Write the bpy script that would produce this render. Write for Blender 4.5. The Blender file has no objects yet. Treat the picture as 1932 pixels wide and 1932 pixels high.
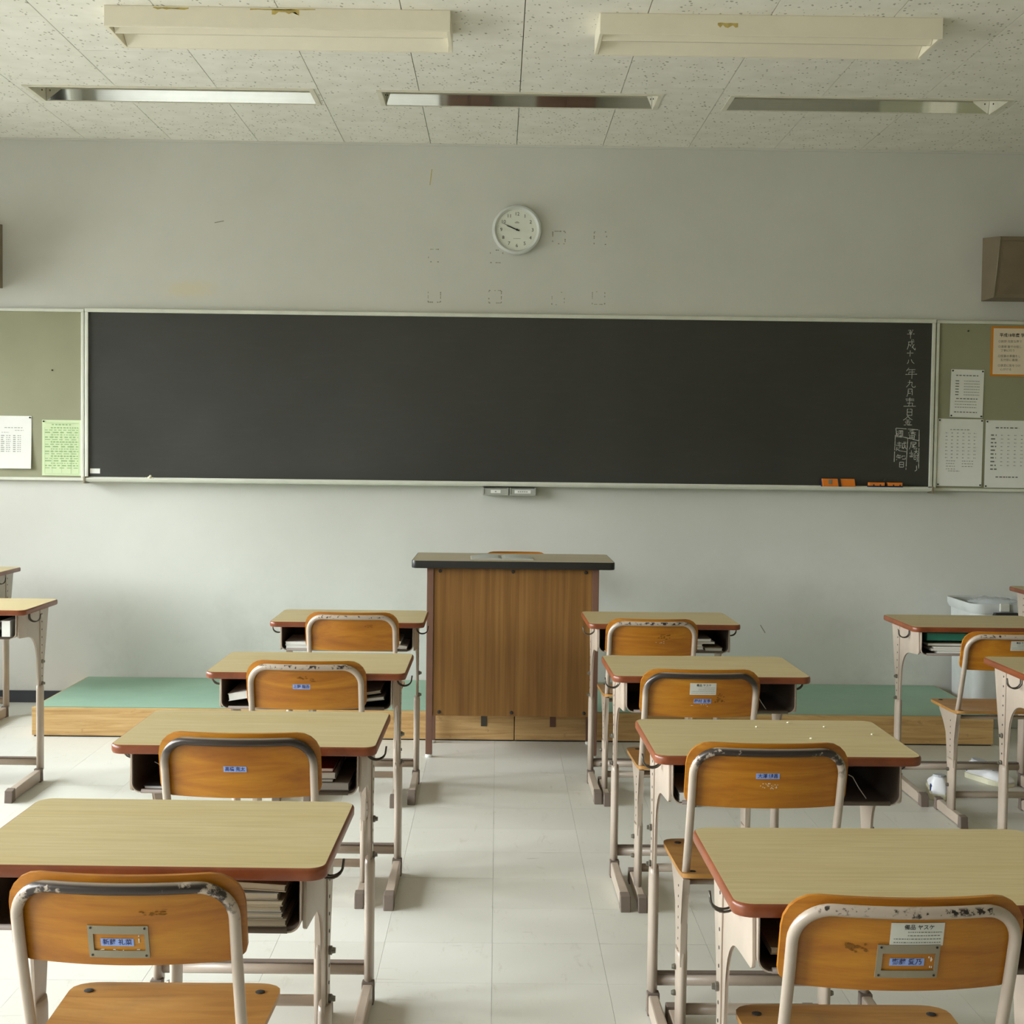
import bpy, bmesh, math, random
from mathutils import Vector, Matrix

random.seed(7)
scene = bpy.context.scene
COL = scene.collection

# ------------------------------------------------------------------ camera
EYE = 1.3732
PITCH, YAW, ROLL = 0.04261, 0.0104, 0.01221
fwd = Vector((math.sin(YAW) * math.cos(PITCH), math.cos(YAW) * math.cos(PITCH), -math.sin(PITCH)))
r0 = Vector((math.cos(YAW), -math.sin(YAW), 0.0))
u0 = r0.cross(fwd)
right = math.cos(ROLL) * r0 + math.sin(ROLL) * u0
upv = -math.sin(ROLL) * r0 + math.cos(ROLL) * u0
cd = bpy.data.cameras.new('camera')
cd.sensor_fit = 'HORIZONTAL'
cd.sensor_width = 36.0
cd.lens = 49.72
cd.clip_start = 0.05
cam = bpy.data.objects.new('camera', cd)
COL.objects.link(cam)
m = Matrix.Identity(4)
for i in range(3):
    m[i][0] = right[i]; m[i][1] = upv[i]; m[i][2] = -fwd[i]
m[2][3] = EYE
cam.matrix_world = m
scene.camera = cam

# ------------------------------------------------------------------ exposure
scene.view_settings.view_transform = 'Standard'
scene.view_settings.look = 'None'
scene.view_settings.gamma = 1.0
scene.view_settings.use_curve_mapping = False
scene.view_settings.exposure = 0.0
try:
    scene.cycles.use_denoising = True
    scene.cycles.max_bounces = 12
    scene.cycles.diffuse_bounces = 8
    scene.cycles.sample_clamp_indirect = 8.0
except Exception:
    pass

# ------------------------------------------------------------------ sky
SKY = 41.0
w = bpy.data.worlds.new('overcast_sky')
scene.world = w
w.use_nodes = True
nt = w.node_tree
nt.nodes.clear()
wo = nt.nodes.new('ShaderNodeOutputWorld')
bg = nt.nodes.new('ShaderNodeBackground')
tc = nt.nodes.new('ShaderNodeTexCoord')
sx = nt.nodes.new('ShaderNodeSeparateXYZ')
mr = nt.nodes.new('ShaderNodeMapRange')
mr.inputs['From Min'].default_value = -1
mr.inputs['From Max'].default_value = 1
cr = nt.nodes.new('ShaderNodeValToRGB')
el = cr.color_ramp.elements
el[0].position = 0.0; el[0].color = (.18, .18, .17, 1)      # ground of the school yard
el[1].position = 1.0; el[1].color = (1.07, 1.10, 1.15, 1)    # overcast zenith
for pos, c in ((.495, (.18, .18, .17)), (.515, (.13, .14, .125)), (.53, (.13, .14, .125)),   # trees and roofs along the horizon
               (.56, (.78, .80, .83)), (.75, (.95, .98, 1.02))):
    e = el.new(pos); e.color = (*c, 1)
bg.inputs['Strength'].default_value = SKY
nt.links.new(tc.outputs['Generated'], sx.inputs[0])
nt.links.new(sx.outputs['Z'], mr.inputs['Value'])
nt.links.new(mr.outputs[0], cr.inputs[0])
nt.links.new(cr.outputs[0], bg.inputs['Color'])
nt.links.new(bg.outputs[0], wo.inputs[0])

# room dimensions (metres; viewer stands at the origin, front wall at +Y)
XL, XR, YB, YF, ZC = -4.15, 3.75, -0.75, 7.56, 2.995
WINDOWS = [(-0.6, 1.1), (1.3, 3.0), (3.2, 4.9), (5.1, 7.15)]
WZ0, WZ1 = 0.70, 2.50

# sky light comes in through the window openings: portals guide the sky sampling
for i, (a, b) in enumerate(WINDOWS):
    ld = bpy.data.lights.new('window_portal', 'AREA')
    ld.shape = 'RECTANGLE'
    ld.size = (b - a) - .02
    ld.size_y = WZ1 - WZ0 - .02
    ld.cycles.is_portal = True
    lo = bpy.data.objects.new('window_portal', ld)
    COL.objects.link(lo)
    lo.location = (XL - .13, (a + b) / 2, (WZ0 + WZ1) / 2)
    lo.rotation_euler = Vector((1, 0, 0)).to_track_quat('-Z', 'Z').to_euler()


# ------------------------------------------------------------------ helpers
def lin(c):
    return tuple(((v / 255) / 12.92 if v / 255 <= .04045 else ((v / 255 + .055) / 1.055) ** 2.4) for v in c)


class NT:
    """small wrapper for building node materials"""
    def __init__(self, name, col=(.5, .5, .5), rough=.5, metal=0.0, spec=.5, coat=0.0):
        self.m = bpy.data.materials.new(name)
        self.m.use_nodes = True
        self.t = self.m.node_tree
        self.b = self.t.nodes['Principled BSDF']
        self.b.inputs['Base Color'].default_value = (*col, 1)
        self.b.inputs['Roughness'].default_value = rough
        self.b.inputs['Metallic'].default_value = metal
        self.b.inputs['Specular IOR Level'].default_value = spec
        self.b.inputs['Coat Weight'].default_value = coat
        self.b.inputs['Coat Roughness'].default_value = .15
        self._tc = None

    def n(self, typ, **kw):
        nd = self.t.nodes.new(typ)
        for k, v in kw.items():
            setattr(nd, k, v)
        return nd

    def link(self, a, b):
        self.t.links.new(a, b)

    def coord(self, which='Object', scale=(1, 1, 1), loc=(0, 0, 0), rand=False):
        t = self.n('ShaderNodeTexCoord')
        mp = self.n('ShaderNodeMapping')
        mp.inputs['Scale'].default_value = scale
        mp.inputs['Location'].default_value = loc
        src = t.outputs[which]
        if rand:
            oi = self.n('ShaderNodeObjectInfo')
            vm = self.n('ShaderNodeVectorMath', operation='SCALE')
            vm.inputs[0].default_value = (37.0, 53.0, 29.0)
            self.link(oi.outputs['Random'], vm.inputs['Scale'])
            ad = self.n('ShaderNodeVectorMath', operation='ADD')
            self.link(src, ad.inputs[0]); self.link(vm.outputs[0], ad.inputs[1])
            src = ad.outputs[0]
        self.link(src, mp.inputs[0])
        return mp.outputs[0]

    def noise(self, vec, scale=5, detail=4, rough=.55, dist=0):
        nd = self.n('ShaderNodeTexNoise')
        nd.inputs['Scale'].default_value = scale
        nd.inputs['Detail'].default_value = detail
        nd.inputs['Roughness'].default_value = rough
        nd.inputs['Distortion'].default_value = dist
        self.link(vec, nd.inputs['Vector'])
        return nd.outputs['Fac']

    def ramp(self, fac, stops):
        nd = self.n('ShaderNodeValToRGB')
        els = nd.color_ramp.elements
        while len(els) < len(stops):
            els.new(.5)
        for e_, (p_, c_) in zip(els, stops):
            e_.position = p_
            e_.color = (*c_, 1) if len(c_) == 3 else c_
        self.link(fac, nd.inputs[0])
        return nd.outputs[0]

    def mix(self, fac, a, b, blend='MIX'):
        nd = self.n('ShaderNodeMix', data_type='RGBA', blend_type=blend)
        for sock, v in ((nd.inputs[0], fac), (nd.inputs[6], a), (nd.inputs[7], b)):
            if hasattr(v, 'links'):
                self.link(v, sock)
            elif isinstance(v, (int, float)):
                sock.default_value = v
            else:
                sock.default_value = (*v, 1)
        return nd.outputs[2]

    def math(self, op, a, b=0.0, c=0.0):
        nd = self.n('ShaderNodeMath', operation=op)
        for s, v in zip(nd.inputs, (a, b, c)):
            if hasattr(v, 'links'):
                self.link(v, s)
            else:
                s.default_value = v
        return nd.outputs[0]

    def maprange(self, v, a, b, c=0, d=1):
        nd = self.n('ShaderNodeMapRange')
        self.link(v, nd.inputs['Value'])
        for k, x in (('From Min', a), ('From Max', b), ('To Min', c), ('To Max', d)):
            nd.inputs[k].default_value = x
        return nd.outputs[0]

    def color(self, out):
        self.link(out, self.b.inputs['Base Color'])

    def rough(self, out):
        self.link(out, self.b.inputs['Roughness'])

    def bump(self, h, strength=.2, dist=.002):
        nd = self.n('ShaderNodeBump')
        nd.inputs['Strength'].default_value = strength
        nd.inputs['Distance'].default_value = dist
        self.link(h, nd.inputs['Height'])
        self.link(nd.outputs[0], self.b.inputs['Normal'])


def simple(name, rgb, rough=.5, metal=0.0, spec=.5, coat=0.0, var=.06, scale=12):
    """plain painted / moulded surface with a faint procedural mottling"""
    k = NT(name, lin(rgb), rough, metal, spec, coat)
    c = lin(rgb)
    f = k.noise(k.coord(rand=True), scale, 3)
    k.color(k.ramp(f, [(.3, tuple(v * (1 - var) for v in c)), (.7, tuple(min(1, v * (1 + var)) for v in c))]))
    return k.m


# ---- materials
def mat_wall():
    k = NT('painted_plaster', lin((214, 214, 205)), .75, spec=.25)
    v = k.coord()
    big = k.noise(v, .9, 5, .6)
    c = k.ramp(big, [(.3, lin((201, 200, 193))), (.7, lin((212, 211, 205)))])
    # grey scuffing low on the wall, broken up by noise
    sep = k.n('ShaderNodeSeparateXYZ'); k.link(v, sep.inputs[0])
    low = k.maprange(sep.outputs['Z'], .3, 1.0, 1, 0)
    sm = k.noise(v, 2.3, 8, .72)
    smf = k.math('MULTIPLY', low, k.maprange(sm, .50, .74, 0, 1))
    c = k.mix(k.math('MULTIPLY', smf, .36), c, lin((168, 168, 163)))
    # a yellowed patch left of the clock
    vm = k.n('ShaderNodeVectorMath', operation='SUBTRACT'); k.link(v, vm.inputs[0]); vm.inputs[1].default_value = (-1.64, 7.56, 2.215)
    vs = k.n('ShaderNodeVectorMath', operation='MULTIPLY'); k.link(vm.outputs[0], vs.inputs[0]); vs.inputs[1].default_value = (6.5, 1, 18)
    ln = k.n('ShaderNodeVectorMath', operation='LENGTH'); k.link(vs.outputs[0], ln.inputs[0])
    fx = k.noise(v, 14, 5, .7)
    patch = k.maprange(k.math('ADD', ln.outputs['Value'], k.math('MULTIPLY', fx, 1.4)), 1.0, 1.9, .45, 0)
    c = k.mix(patch, c, lin((214, 200, 160)))
    k.color(c)
    k.bump(k.noise(v, 60, 4), .08, .002)
    return k.m


def mat_ceiling():
    k = NT('rockwool_panel', lin((222, 218, 200)), .9, spec=.1)
    v = k.coord(rand=True)
    n1 = k.n('ShaderNodeTexVoronoi'); n1.feature = 'F1'; n1.inputs['Scale'].default_value = 62
    n1.inputs['Randomness'].default_value = 1.0
    wv = k.noise(v, 25, 2)
    ad = k.n('ShaderNodeVectorMath', operation='MULTIPLY_ADD'); k.link(v, ad.inputs[0]); ad.inputs[1].default_value = (1, 1, 1)
    sc = k.n('ShaderNodeVectorMath', operation='SCALE'); sc.inputs[0].default_value = (.02, .03, 0); k.link(wv, sc.inputs['Scale'])
    k.link(sc.outputs[0], ad.inputs[2])
    mp = k.n('ShaderNodeMapping'); mp.inputs['Scale'].default_value = (1.0, .62, 1); mp.inputs['Rotation'].default_value = (0, 0, .35)
    k.link(ad.outputs[0], mp.inputs[0]); k.link(mp.outputs[0], n1.inputs['Vector'])
    dens = k.noise(v, 9, 2)
    # only part of the cells carry a pit
    rnd = k.n('ShaderNodeSeparateColor'); k.link(n1.outputs['Color'], rnd.inputs[0])
    on = k.math('GREATER_THAN', rnd.outputs[0], .50)
    size = k.math('MULTIPLY_ADD', rnd.outputs[1], .24, .10)
    pit = k.math('MULTIPLY', on, k.math('LESS_THAN', n1.outputs['Distance'], size))
    base = k.ramp(dens, [(.3, lin((231, 228, 218))), (.7, lin((240, 237, 229)))])
    k.color(k.mix(k.math('MULTIPLY', pit, .62), base, lin((128, 122, 106))))
    k.bump(k.math('MULTIPLY', pit, -1.0), .5, .004)
    return k.m


def mat_floor():
    k = NT('vinyl_tile', lin((216, 216, 206)), .38, spec=.45)
    oi = k.n('ShaderNodeObjectInfo')
    base = k.ramp(oi.outputs['Random'], [(0, lin((201, 199, 190))), (1, lin((208, 206, 198)))])
    t = k.n('ShaderNodeNewGeometry')
    v = t.outputs['Position']
    big = k.noise(v, 1.4, 5, .62)
    c = k.mix(k.maprange(big, .45, .75, 0, .35), base, lin((196, 192, 176)))
    # scuffs: thin stretched streaks
    mp = k.n('ShaderNodeMapping'); mp.inputs['Scale'].default_value = (7, 2.2, 1); mp.inputs['Rotation'].default_value = (0, 0, .9); k.link(v, mp.inputs[0])
    s1 = k.noise(mp.outputs[0], 3, 8, .75, .6)
    c = k.mix(k.maprange(s1, .585, .70, 0, .45), c, lin((168, 161, 144)))
    mp2 = k.n('ShaderNodeMapping'); mp2.inputs['Scale'].default_value = (1.1, 15, 1); mp2.inputs['Rotation'].default_value = (0, 0, -.35); k.link(v, mp2.inputs[0])
    s2 = k.noise(mp2.outputs[0], 2.6, 4, .6, 1.5)
    s3 = k.noise(v, 2.0, 3, .5)
    fine = k.math('MULTIPLY', k.maprange(s2, .665, .70, 0, 1), k.maprange(s3, .52, .60, 0, 1))
    c = k.mix(k.math('MULTIPLY', fine, .7), c, lin((146, 138, 120)))
    k.color(c)
    k.rough(k.maprange(big, .3, .7, .30, .46))
    k.bump(k.noise(v, 40, 3), .03, .001)
    return k.m


def mat_laminate():
    k = NT('beige_laminate', lin((186, 166, 112)), .42, spec=.4)
    v = k.coord(scale=(3.2, 60, 60), rand=True)
    g = k.noise(v, 1.6, 6, .62, .25)
    v2 = k.coord(scale=(1.2, 7, 7), rand=True)
    g2 = k.noise(v2, 1.8, 4, .6, .8)
    c = k.ramp(g, [(.30, lin((175, 156, 112))), (.52, lin((186, 168, 125))), (.75, lin((195, 179, 138)))])
    c = k.mix(k.maprange(g2, .5, .75, 0, .5), c, lin((176, 152, 98)))
    k.color(c)
    return k.m


def mat_wood(name, dark, mid, light, rough, coat, scale=(1.6, 10, 16)):
    k = NT(name, lin(mid), rough, spec=.4, coat=coat)
    v = k.coord(scale=scale, rand=True)
    g = k.noise(v, 1.5, 6, .58, 1.1)
    v2 = k.coord(scale=(scale[0] * 2, scale[1] * 6, scale[2] * 6), rand=True)
    g2 = k.noise(v2, 3, 4, .6, .2)
    c = k.ramp(g, [(.28, lin(dark)), (.5, lin(mid)), (.74, lin(light))])
    c = k.mix(k.maprange(g2, .45, .8, 0, .35), c, lin(dark))
    k.color(c)
    k.bump(g2, .04, .001)
    return k.m


def mat_seat():
    k = NT('worn_seat_plywood', lin((172, 122, 58)), .42, spec=.35, coat=.15)
    v = k.coord(scale=(2.2, 18, 18), rand=True)
    g = k.noise(v, 1.6, 6, .6, .8)
    v2 = k.coord(rand=True)
    p = k.noise(v2, 6, 5, .62)
    c = k.ramp(g, [(.28, lin((148, 96, 40))), (.55, lin((174, 124, 60))), (.8, lin((190, 144, 84)))])
    c = k.mix(k.maprange(p, .55, .75, 0, .55), c, lin((132, 98, 62)))
    k.color(c)
    return k.m


def mat_veneer():
    k = NT('podium_veneer', lin((122, 86, 42)), .45, spec=.35)
    v = k.coord(scale=(42, 42, .9))
    g = k.noise(v, 1.3, 6, .62, .2)
    v2 = k.coord(scale=(9, 9, .5))
    g2 = k.noise(v2, 1.2, 4, .6, .4)
    c = k.ramp(g, [(.3, lin((112, 76, 36))), (.5, lin((130, 92, 46))), (.72, lin((147, 108, 58)))])
    c = k.mix(k.maprange(g2, .45, .75, 0, .5), c, lin((114, 77, 38)))
    k.color(c)
    return k.m


def mat_plywood():
    k = NT('raw_platform_plywood', lin((198, 158, 98)), .6, spec=.25)
    v = k.coord(scale=(1.2, 12, 20))
    g = k.noise(v, 2.0, 7, .66, 1.4)
    c = k.ramp(g, [(.28, lin((176, 138, 88))), (.5, lin((202, 165, 112))), (.75, lin((218, 186, 134)))])
    v2 = k.coord()
    d = k.noise(v2, 16, 5, .7)
    c = k.mix(k.maprange(d, .62, .74, 0, .6), c, lin((112, 78, 42)))
    k.color(c)
    return k.m


def mat_vinyl():
    k = NT('green_platform_vinyl', lin((138, 168, 146)), .55, spec=.3)
    v = k.coord()
    g = k.noise(v, 1.6, 6, .65)
    c = k.ramp(g, [(.3, lin((126, 157, 136))), (.7, lin((146, 174, 152)))])
    s = k.noise(k.coord(scale=(3, 14, 1)), 3, 7, .75)
    c = k.mix(k.maprange(s, .66, .78, 0, .5), c, lin((186, 204, 188)))
    k.color(c)
    return k.m


def mat_board():
    k = NT('chalkboard_slate', lin((56, 56, 52)), .42, spec=.5)
    v = k.coord(scale=(1, 1, 1))
    g = k.noise(v, 1.1, 6, .6)
    s = k.noise(k.coord(scale=(4, 1, 22)), 1.4, 5, .65)
    c = k.ramp(g, [(.3, lin((50, 50, 46))), (.7, lin((59, 59, 55)))])
    c = k.mix(k.maprange(s, .5, .8, 0, .05), c, lin((120, 120, 116)))
    k.color(c)
    k.rough(k.maprange(g, .3, .7, .36, .48))
    return k.m


def mat_frame_steel():
    """cream stove enamel; object colour R says how far the top bar is worn to dark bare steel"""
    k = NT('cream_enamel_worn', lin((172, 156, 142)), .35, spec=.5, coat=.2)
    oi = k.n('ShaderNodeObjectInfo')
    sc = k.n('ShaderNodeSeparateColor'); k.link(oi.outputs['Color'], sc.inputs[0])
    v = k.coord()
    sp = k.n('ShaderNodeSeparateXYZ'); k.link(v, sp.inputs[0])
    ax = k.math('ABSOLUTE', sp.outputs['X'])
    # wear reaches outwards along the bar from its middle, and sits high on the bar
    reach = k.maprange(ax, .0, .19, 1.0, 0.0)
    high = k.maprange(sp.outputs['Z'], .645, .69, 0, 1)
    rear = k.maprange(sp.outputs['Z'], .7235, .7205, .35, 1)
    vr = k.coord(rand=True)
    n = k.noise(vr, 38, 6, .7)
    n2 = k.noise(vr, 9, 2, .5)
    val = k.math('ADD', k.math('MULTIPLY_ADD', reach, .42, sc.outputs[0]), k.math('MULTIPLY_ADD', n, .85, k.math('MULTIPLY', n2, .25)))
    val = k.math('SUBTRACT', val, .52)
    msk = k.math('MULTIPLY', k.maprange(val, .74, .80, 0, 1), k.math('MULTIPLY', high, rear))
    n3 = k.noise(vr, 95, 3, .6)
    n4 = k.noise(vr, 16, 3, .6)
    line = k.math('MULTIPLY', k.maprange(sp.outputs['Z'], .709, .714, 0, 1), k.maprange(sp.outputs['Z'], .7235, .7205, 0, 1))
    chips = k.math('MULTIPLY', line, k.maprange(k.math('ADD', k.math('MULTIPLY_ADD', n4, .7, n3), sc.outputs[1]), 1.10, 1.16, 0, 1))
    chips = k.math('MULTIPLY', chips, k.maprange(ax, .125, .145, 1, 0))
    msk = k.math('MAXIMUM', msk, chips)
    big = k.noise(vr, 6, 3)
    paint = k.ramp(big, [(.3, lin((166, 150, 135))), (.7, lin((180, 164, 149)))])
    k.color(k.mix(msk, paint, lin((62, 54, 50))))
    k.link(k.math('MULTIPLY', msk, .55), k.b.inputs['Metallic'])
    return k.m


def mat_mirror():
    k = NT('polished_aluminium', (.85, .85, .83), .035, 1.0)
    v = k.coord(scale=(.6, 1, 30))
    g = k.noise(v, 4, 3)
    k.color(k.ramp(g, [(.3, (.82, .82, .80)), (.7, (.88, .88, .86))]))
    return k.m


def mat_glass():
    k = NT('window_glass', (1, 1, 1), .02)
    t = k.t
    tr = t.nodes.new('ShaderNodeBsdfTransparent'); tr.inputs[0].default_value = (.93, .95, .94, 1)
    gl = t.nodes.new('ShaderNodeBsdfGlossy'); gl.inputs['Roughness'].default_value = .02
    fr = t.nodes.new('ShaderNodeFresnel'); fr.inputs['IOR'].default_value = 1.45
    mx = t.nodes.new('ShaderNodeMixShader')
    k.link(fr.outputs[0], mx.inputs[0]); k.link(tr.outputs[0], mx.inputs[1]); k.link(gl.outputs[0], mx.inputs[2])
    k.link(mx.outputs[0], t.nodes['Material Output'].inputs[0])
    return k.m


def mat_bag():
    k = NT('clear_polythene', lin((215, 220, 222)), .25, spec=.5)
    k.b.inputs['Alpha'].default_value = .4
    v = k.coord(); k.bump(k.noise(v, 30, 4), .5, .004)
    return k.m


M = dict(
    wall=mat_wall(), ceiling=mat_ceiling(), floor=mat_floor(), laminate=mat_laminate(),
    back=mat_wood('amber_varnished_plywood', (140, 80, 10), (168, 105, 14), (186, 127, 28), .38, .12),
    seat=mat_seat(), veneer=mat_veneer(), plywood=mat_plywood(), vinyl=mat_vinyl(), board=mat_board(),
    enamel_worn=mat_frame_steel(), mirror=mat_mirror(), glass=mat_glass(), bag=mat_bag(),
    enamel=simple('cream_enamel', (174, 158, 143), .38, coat=.12),
    edge=mat_wood('red_brown_edge', (104, 50, 24), (122, 62, 32), (140, 76, 44), .34, .10, (4, 4, 4)),
    dark=simple('dark_tray_inner', (96, 84, 73), .5),
    rubber=simple('brown_rubber_cap', (112, 98, 88), .7),
    hole=simple('drilled_hole', (46, 42, 38), .8),
    bolt=simple('zinc_bolt', (128, 124, 114), .35, .7),
    wire=simple('blackened_wire', (84, 80, 72), .3, .6),
    gap=simple('dark_underlay', (146, 142, 130), .9, spec=.1),
    plenum=simple('ceiling_void', (70, 68, 60), .9, spec=.1),
    lamp=simple('cream_lamp_enamel', (236, 229, 210), .5, var=.02),
    drawer=simple('grey_drawer_plastic', (168, 169, 160), .4),
    trim=simple('white_trim_enamel', (222, 217, 200), .45),
    alu=simple('satin_aluminium_trim', (218, 218, 206), .4, .15),
    cork=simple('olive_felt_board', (152, 151, 126), .85, spec=.15, var=.05, scale=3),
    paper=simple('white_paper', (232, 231, 226), .8, spec=.2, var=.02),
    green_paper=simple('pale_green_paper', (208, 222, 182), .8, spec=.2, var=.03),
    cream_paper=simple('cream_paper', (232, 216, 194), .8, spec=.2, var=.02),
    orange_paper=simple('orange_paper', (214, 136, 40), .7, spec=.2, var=.03),
    print=simple('grey_print', (118, 118, 114), .8, spec=.1),
    faint_print=simple('faint_print', (164, 165, 160), .8, spec=.1),
    green_print=simple('green_print', (152, 180, 128), .8, spec=.1),
    ink=simple('black_ink', (48, 46, 46), .7, spec=.2),
    blue_label=simple('blue_label_tape', (136, 158, 216), .45, var=.03),
    navy=simple('navy_ink', (34, 40, 92), .6),
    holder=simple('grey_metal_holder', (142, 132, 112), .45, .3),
    sticker=simple('grey_white_sticker', (200, 198, 188), .5, var=.03),
    chalk=simple('white_chalk', (206, 206, 200), .95, spec=.05, var=.2, scale=90),
    maroon=simple('maroon_steel', (116, 82, 66), .5),
    blackedge=simple('black_vinyl_edge', (36, 35, 34), .4),
    podium_top=mat_wood('podium_laminate', (150, 134, 104), (166, 149, 118), (178, 162, 132), .42, .1, (2, 30, 30)),
    white_plastic=simple('white_plastic', (226, 226, 220), .45),
    base=simple('charcoal_baseboard', (52, 54, 60), .6),
    orange_felt=simple('orange_felt', (226, 128, 48), .9, spec=.1),
    blue_felt=simple('navy_felt', (48, 58, 92), .9, spec=.1),
    speaker=simple('brown_speaker_board', (124, 110, 88), .6),
    speaker_cloth=simple('brown_speaker_cloth', (126, 112, 92), .9, spec=.1),
    bin=simple('pale_grey_plastic', (196, 198, 196), .45),
    black=simple('black_plastic', (34, 34, 38), .4),
    shoe=simple('white_canvas', (236, 236, 240), .8, var=.03),
    sole=simple('yellowed_rubber', (226, 222, 196), .6),
    shoe_blue=simple('blue_shoe_trim', (52, 74, 142), .6),
    lining=simple('grey_lining', (176, 178, 184), .9),
    tape=simple('yellowed_tape', (190, 168, 96), .6, var=.2, scale=40),
    pencil=simple('tape_smudge', (144, 140, 124), .9, spec=.1),
    rear=simple('rear_wall_paint', (158, 155, 142), .85, spec=.15),
    locker=mat_wood('brown_locker_board', (72, 52, 38), (88, 66, 50), (100, 76, 58), .5, 0),
    clock_face=simple('ivory_clock_face', (226, 228, 216), .5, var=.02),
    clock_rim=simple('silver_white_rim', (206, 208, 204), .35),
    scrap=simple('pale_scratch', (214, 206, 190), .8),
)


def new_obj(name, bm, mat, parent=None, smooth=False, mats=None):
    me = bpy.data.meshes.new(name)
    bmesh.ops.recalc_face_normals(bm, faces=bm.faces)
    if smooth:
        for f in bm.faces:
            f.smooth = True
    bm.to_mesh(me)
    bm.free()
    for mm in (mats or [mat]):
        me.materials.append(mm)
    o = bpy.data.objects.new(name, me)
    COL.objects.link(o)
    if parent:
        o.parent = parent
    return o


def auto_smooth(o, ang=40):
    """shade smooth with sharp edges by angle"""
    me = o.data
    bm = bmesh.new(); bm.from_mesh(me)
    for f in bm.faces:
        f.smooth = True
    for e_ in bm.edges:
        if len(e_.link_faces) == 2 and e_.calc_face_angle(0) > math.radians(ang):
            e_.smooth = False
    bm.to_mesh(me); bm.free()
    return o


def box(bm, x0, x1, y0, y1, z0, z1, bev=0.0, mi=0):
    vs = [bm.verts.new(p) for p in ((x0, y0, z0), (x1, y0, z0), (x1, y1, z0), (x0, y1, z0), (x0, y0, z1), (x1, y0, z1), (x1, y1, z1), (x0, y1, z1))]
    fs = [bm.faces.new([vs[i] for i in q]) for q in ((0, 3, 2, 1), (4, 5, 6, 7), (0, 1, 5, 4), (1, 2, 6, 5), (2, 3, 7, 6), (3, 0, 4, 7))]
    for f in fs:
        f.material_index = mi
    if bev:
        es = {e_ for f in fs for e_ in f.edges}
        bmesh.ops.bevel(bm, geom=list(es), offset=bev, segments=2, profile=.6, affect='EDGES')


def prism(bm, pts, axis, a, b, bev=0.0):
    """pts: 2-D outline; extruded along axis from a to b. axis x: pts are (y,z); y: (x,z); z: (x,y)"""
    def P(p, t):
        return {'x': (t, p[0], p[1]), 'y': (p[0], t, p[1]), 'z': (p[0], p[1], t)}[axis]
    A = [bm.verts.new(P(p, a)) for p in pts]
    B = [bm.verts.new(P(p, b)) for p in pts]
    n = len(pts)
    caps = [bm.faces.new(A), bm.faces.new(list(reversed(B)))]
    for i in range(n):
        bm.faces.new((A[i], B[i], B[(i + 1) % n], A[(i + 1) % n]))
    if bev:
        es = {e_ for f in caps for e_ in f.edges}
        bmesh.ops.bevel(bm, geom=list(es), offset=bev, segments=2, profile=.6, affect='EDGES')
    bmesh.ops.triangulate(bm, faces=[f for f in bm.faces if len(f.verts) > 8])


def tube(bm, pts, r, n=10, sx=1.0, caps=True, up=None):
    """sweep a circle along pts; r may be a list"""
    pts = [Vector(p) for p in pts]
    rs = r if isinstance(r, (list, tuple)) else [r] * len(pts)
    rings = []
    prev = None
    for i, p in enumerate(pts):
        if i == 0: t = pts[1] - p
        elif i == len(pts) - 1: t = p - pts[i - 1]
        else: t = (pts[i + 1] - p).normalized() + (p - pts[i - 1]).normalized()
        t.normalize()
        if prev is None:
            ref = Vector(up) if up else (Vector((0, 0, 1)) if abs(t.z) < .9 else Vector((0, 1, 0)))
            a = t.cross(ref).normalized()
        else:
            a = (prev - t * prev.dot(t)).normalized()
        prev = a
        b = t.cross(a)
        rings.append([bm.verts.new(p + (a * math.cos(2 * math.pi * k / n) * sx + b * math.sin(2 * math.pi * k / n)) * rs[i]) for k in range(n)])
    for i in range(len(rings) - 1):
        for k in range(n):
            f = bm.faces.new((rings[i][k], rings[i][(k + 1) % n], rings[i + 1][(k + 1) % n], rings[i + 1][k]))
            f.smooth = True
    if caps:
        bm.faces.new(list(reversed(rings[0])))
        bm.faces.new(rings[-1])


def lathe(bm, prof, c=(0, 0, 0), axis='z', n=32, cap=True):
    """prof: (radius, height) list"""
    rings = []
    for r, h in prof:
        ring = []
        for k in range(n):
            a = 2 * math.pi * k / n
            u, v_ = r * math.cos(a), r * math.sin(a)
            p = {'z': (u, v_, h), 'y': (u, h, v_), 'x': (h, u, v_)}[axis]
            ring.append(bm.verts.new((c[0] + p[0], c[1] + p[1], c[2] + p[2])))
        rings.append(ring)
    for i in range(len(rings) - 1):
        for k in range(n):
            bm.faces.new((rings[i][k], rings[i][(k + 1) % n], rings[i + 1][(k + 1) % n], rings[i + 1][k]))
    if cap:
        bm.faces.new(rings[0]); bm.faces.new(list(reversed(rings[-1])))


def rrect(x0, x1, y0, y1, r, n=6, rs=None):
    """rounded rectangle outline, counter-clockwise from lower left; rs = radii (ll, lr, ur, ul)"""
    rs = rs or (r, r, r, r)
    out = []
    for (cx, cy, a0, rr) in ((x0 + rs[0], y0 + rs[0], 180, rs[0]), (x1 - rs[1], y0 + rs[1], 270, rs[1]), (x1 - rs[2], y1 - rs[2], 0, rs[2]), (x0 + rs[3], y1 - rs[3], 90, rs[3])):
        for i in range(n + 1):
            a = math.radians(a0 + 90 * i / n)
            out.append((cx + rr * math.cos(a), cy + rr * math.sin(a)))
    return out


def BM():
    return bmesh.new()


def thing(name, label, cat, loc=(0, 0, 0), rz=0.0, group=None):
    o = bpy.data.objects.new(name, None)
    o.empty_display_size = .1
    COL.objects.link(o)
    o.location = loc
    o.rotation_euler = (0, 0, rz)
    return tag(o, label, cat, group)


def tag(o, label, cat, group=None):
    o['label'] = label
    o['category'] = cat
    if group:
        o['group'] = group
    return o


def struct(o):
    o['kind'] = 'structure'
    return o


KIDS = {}


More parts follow.
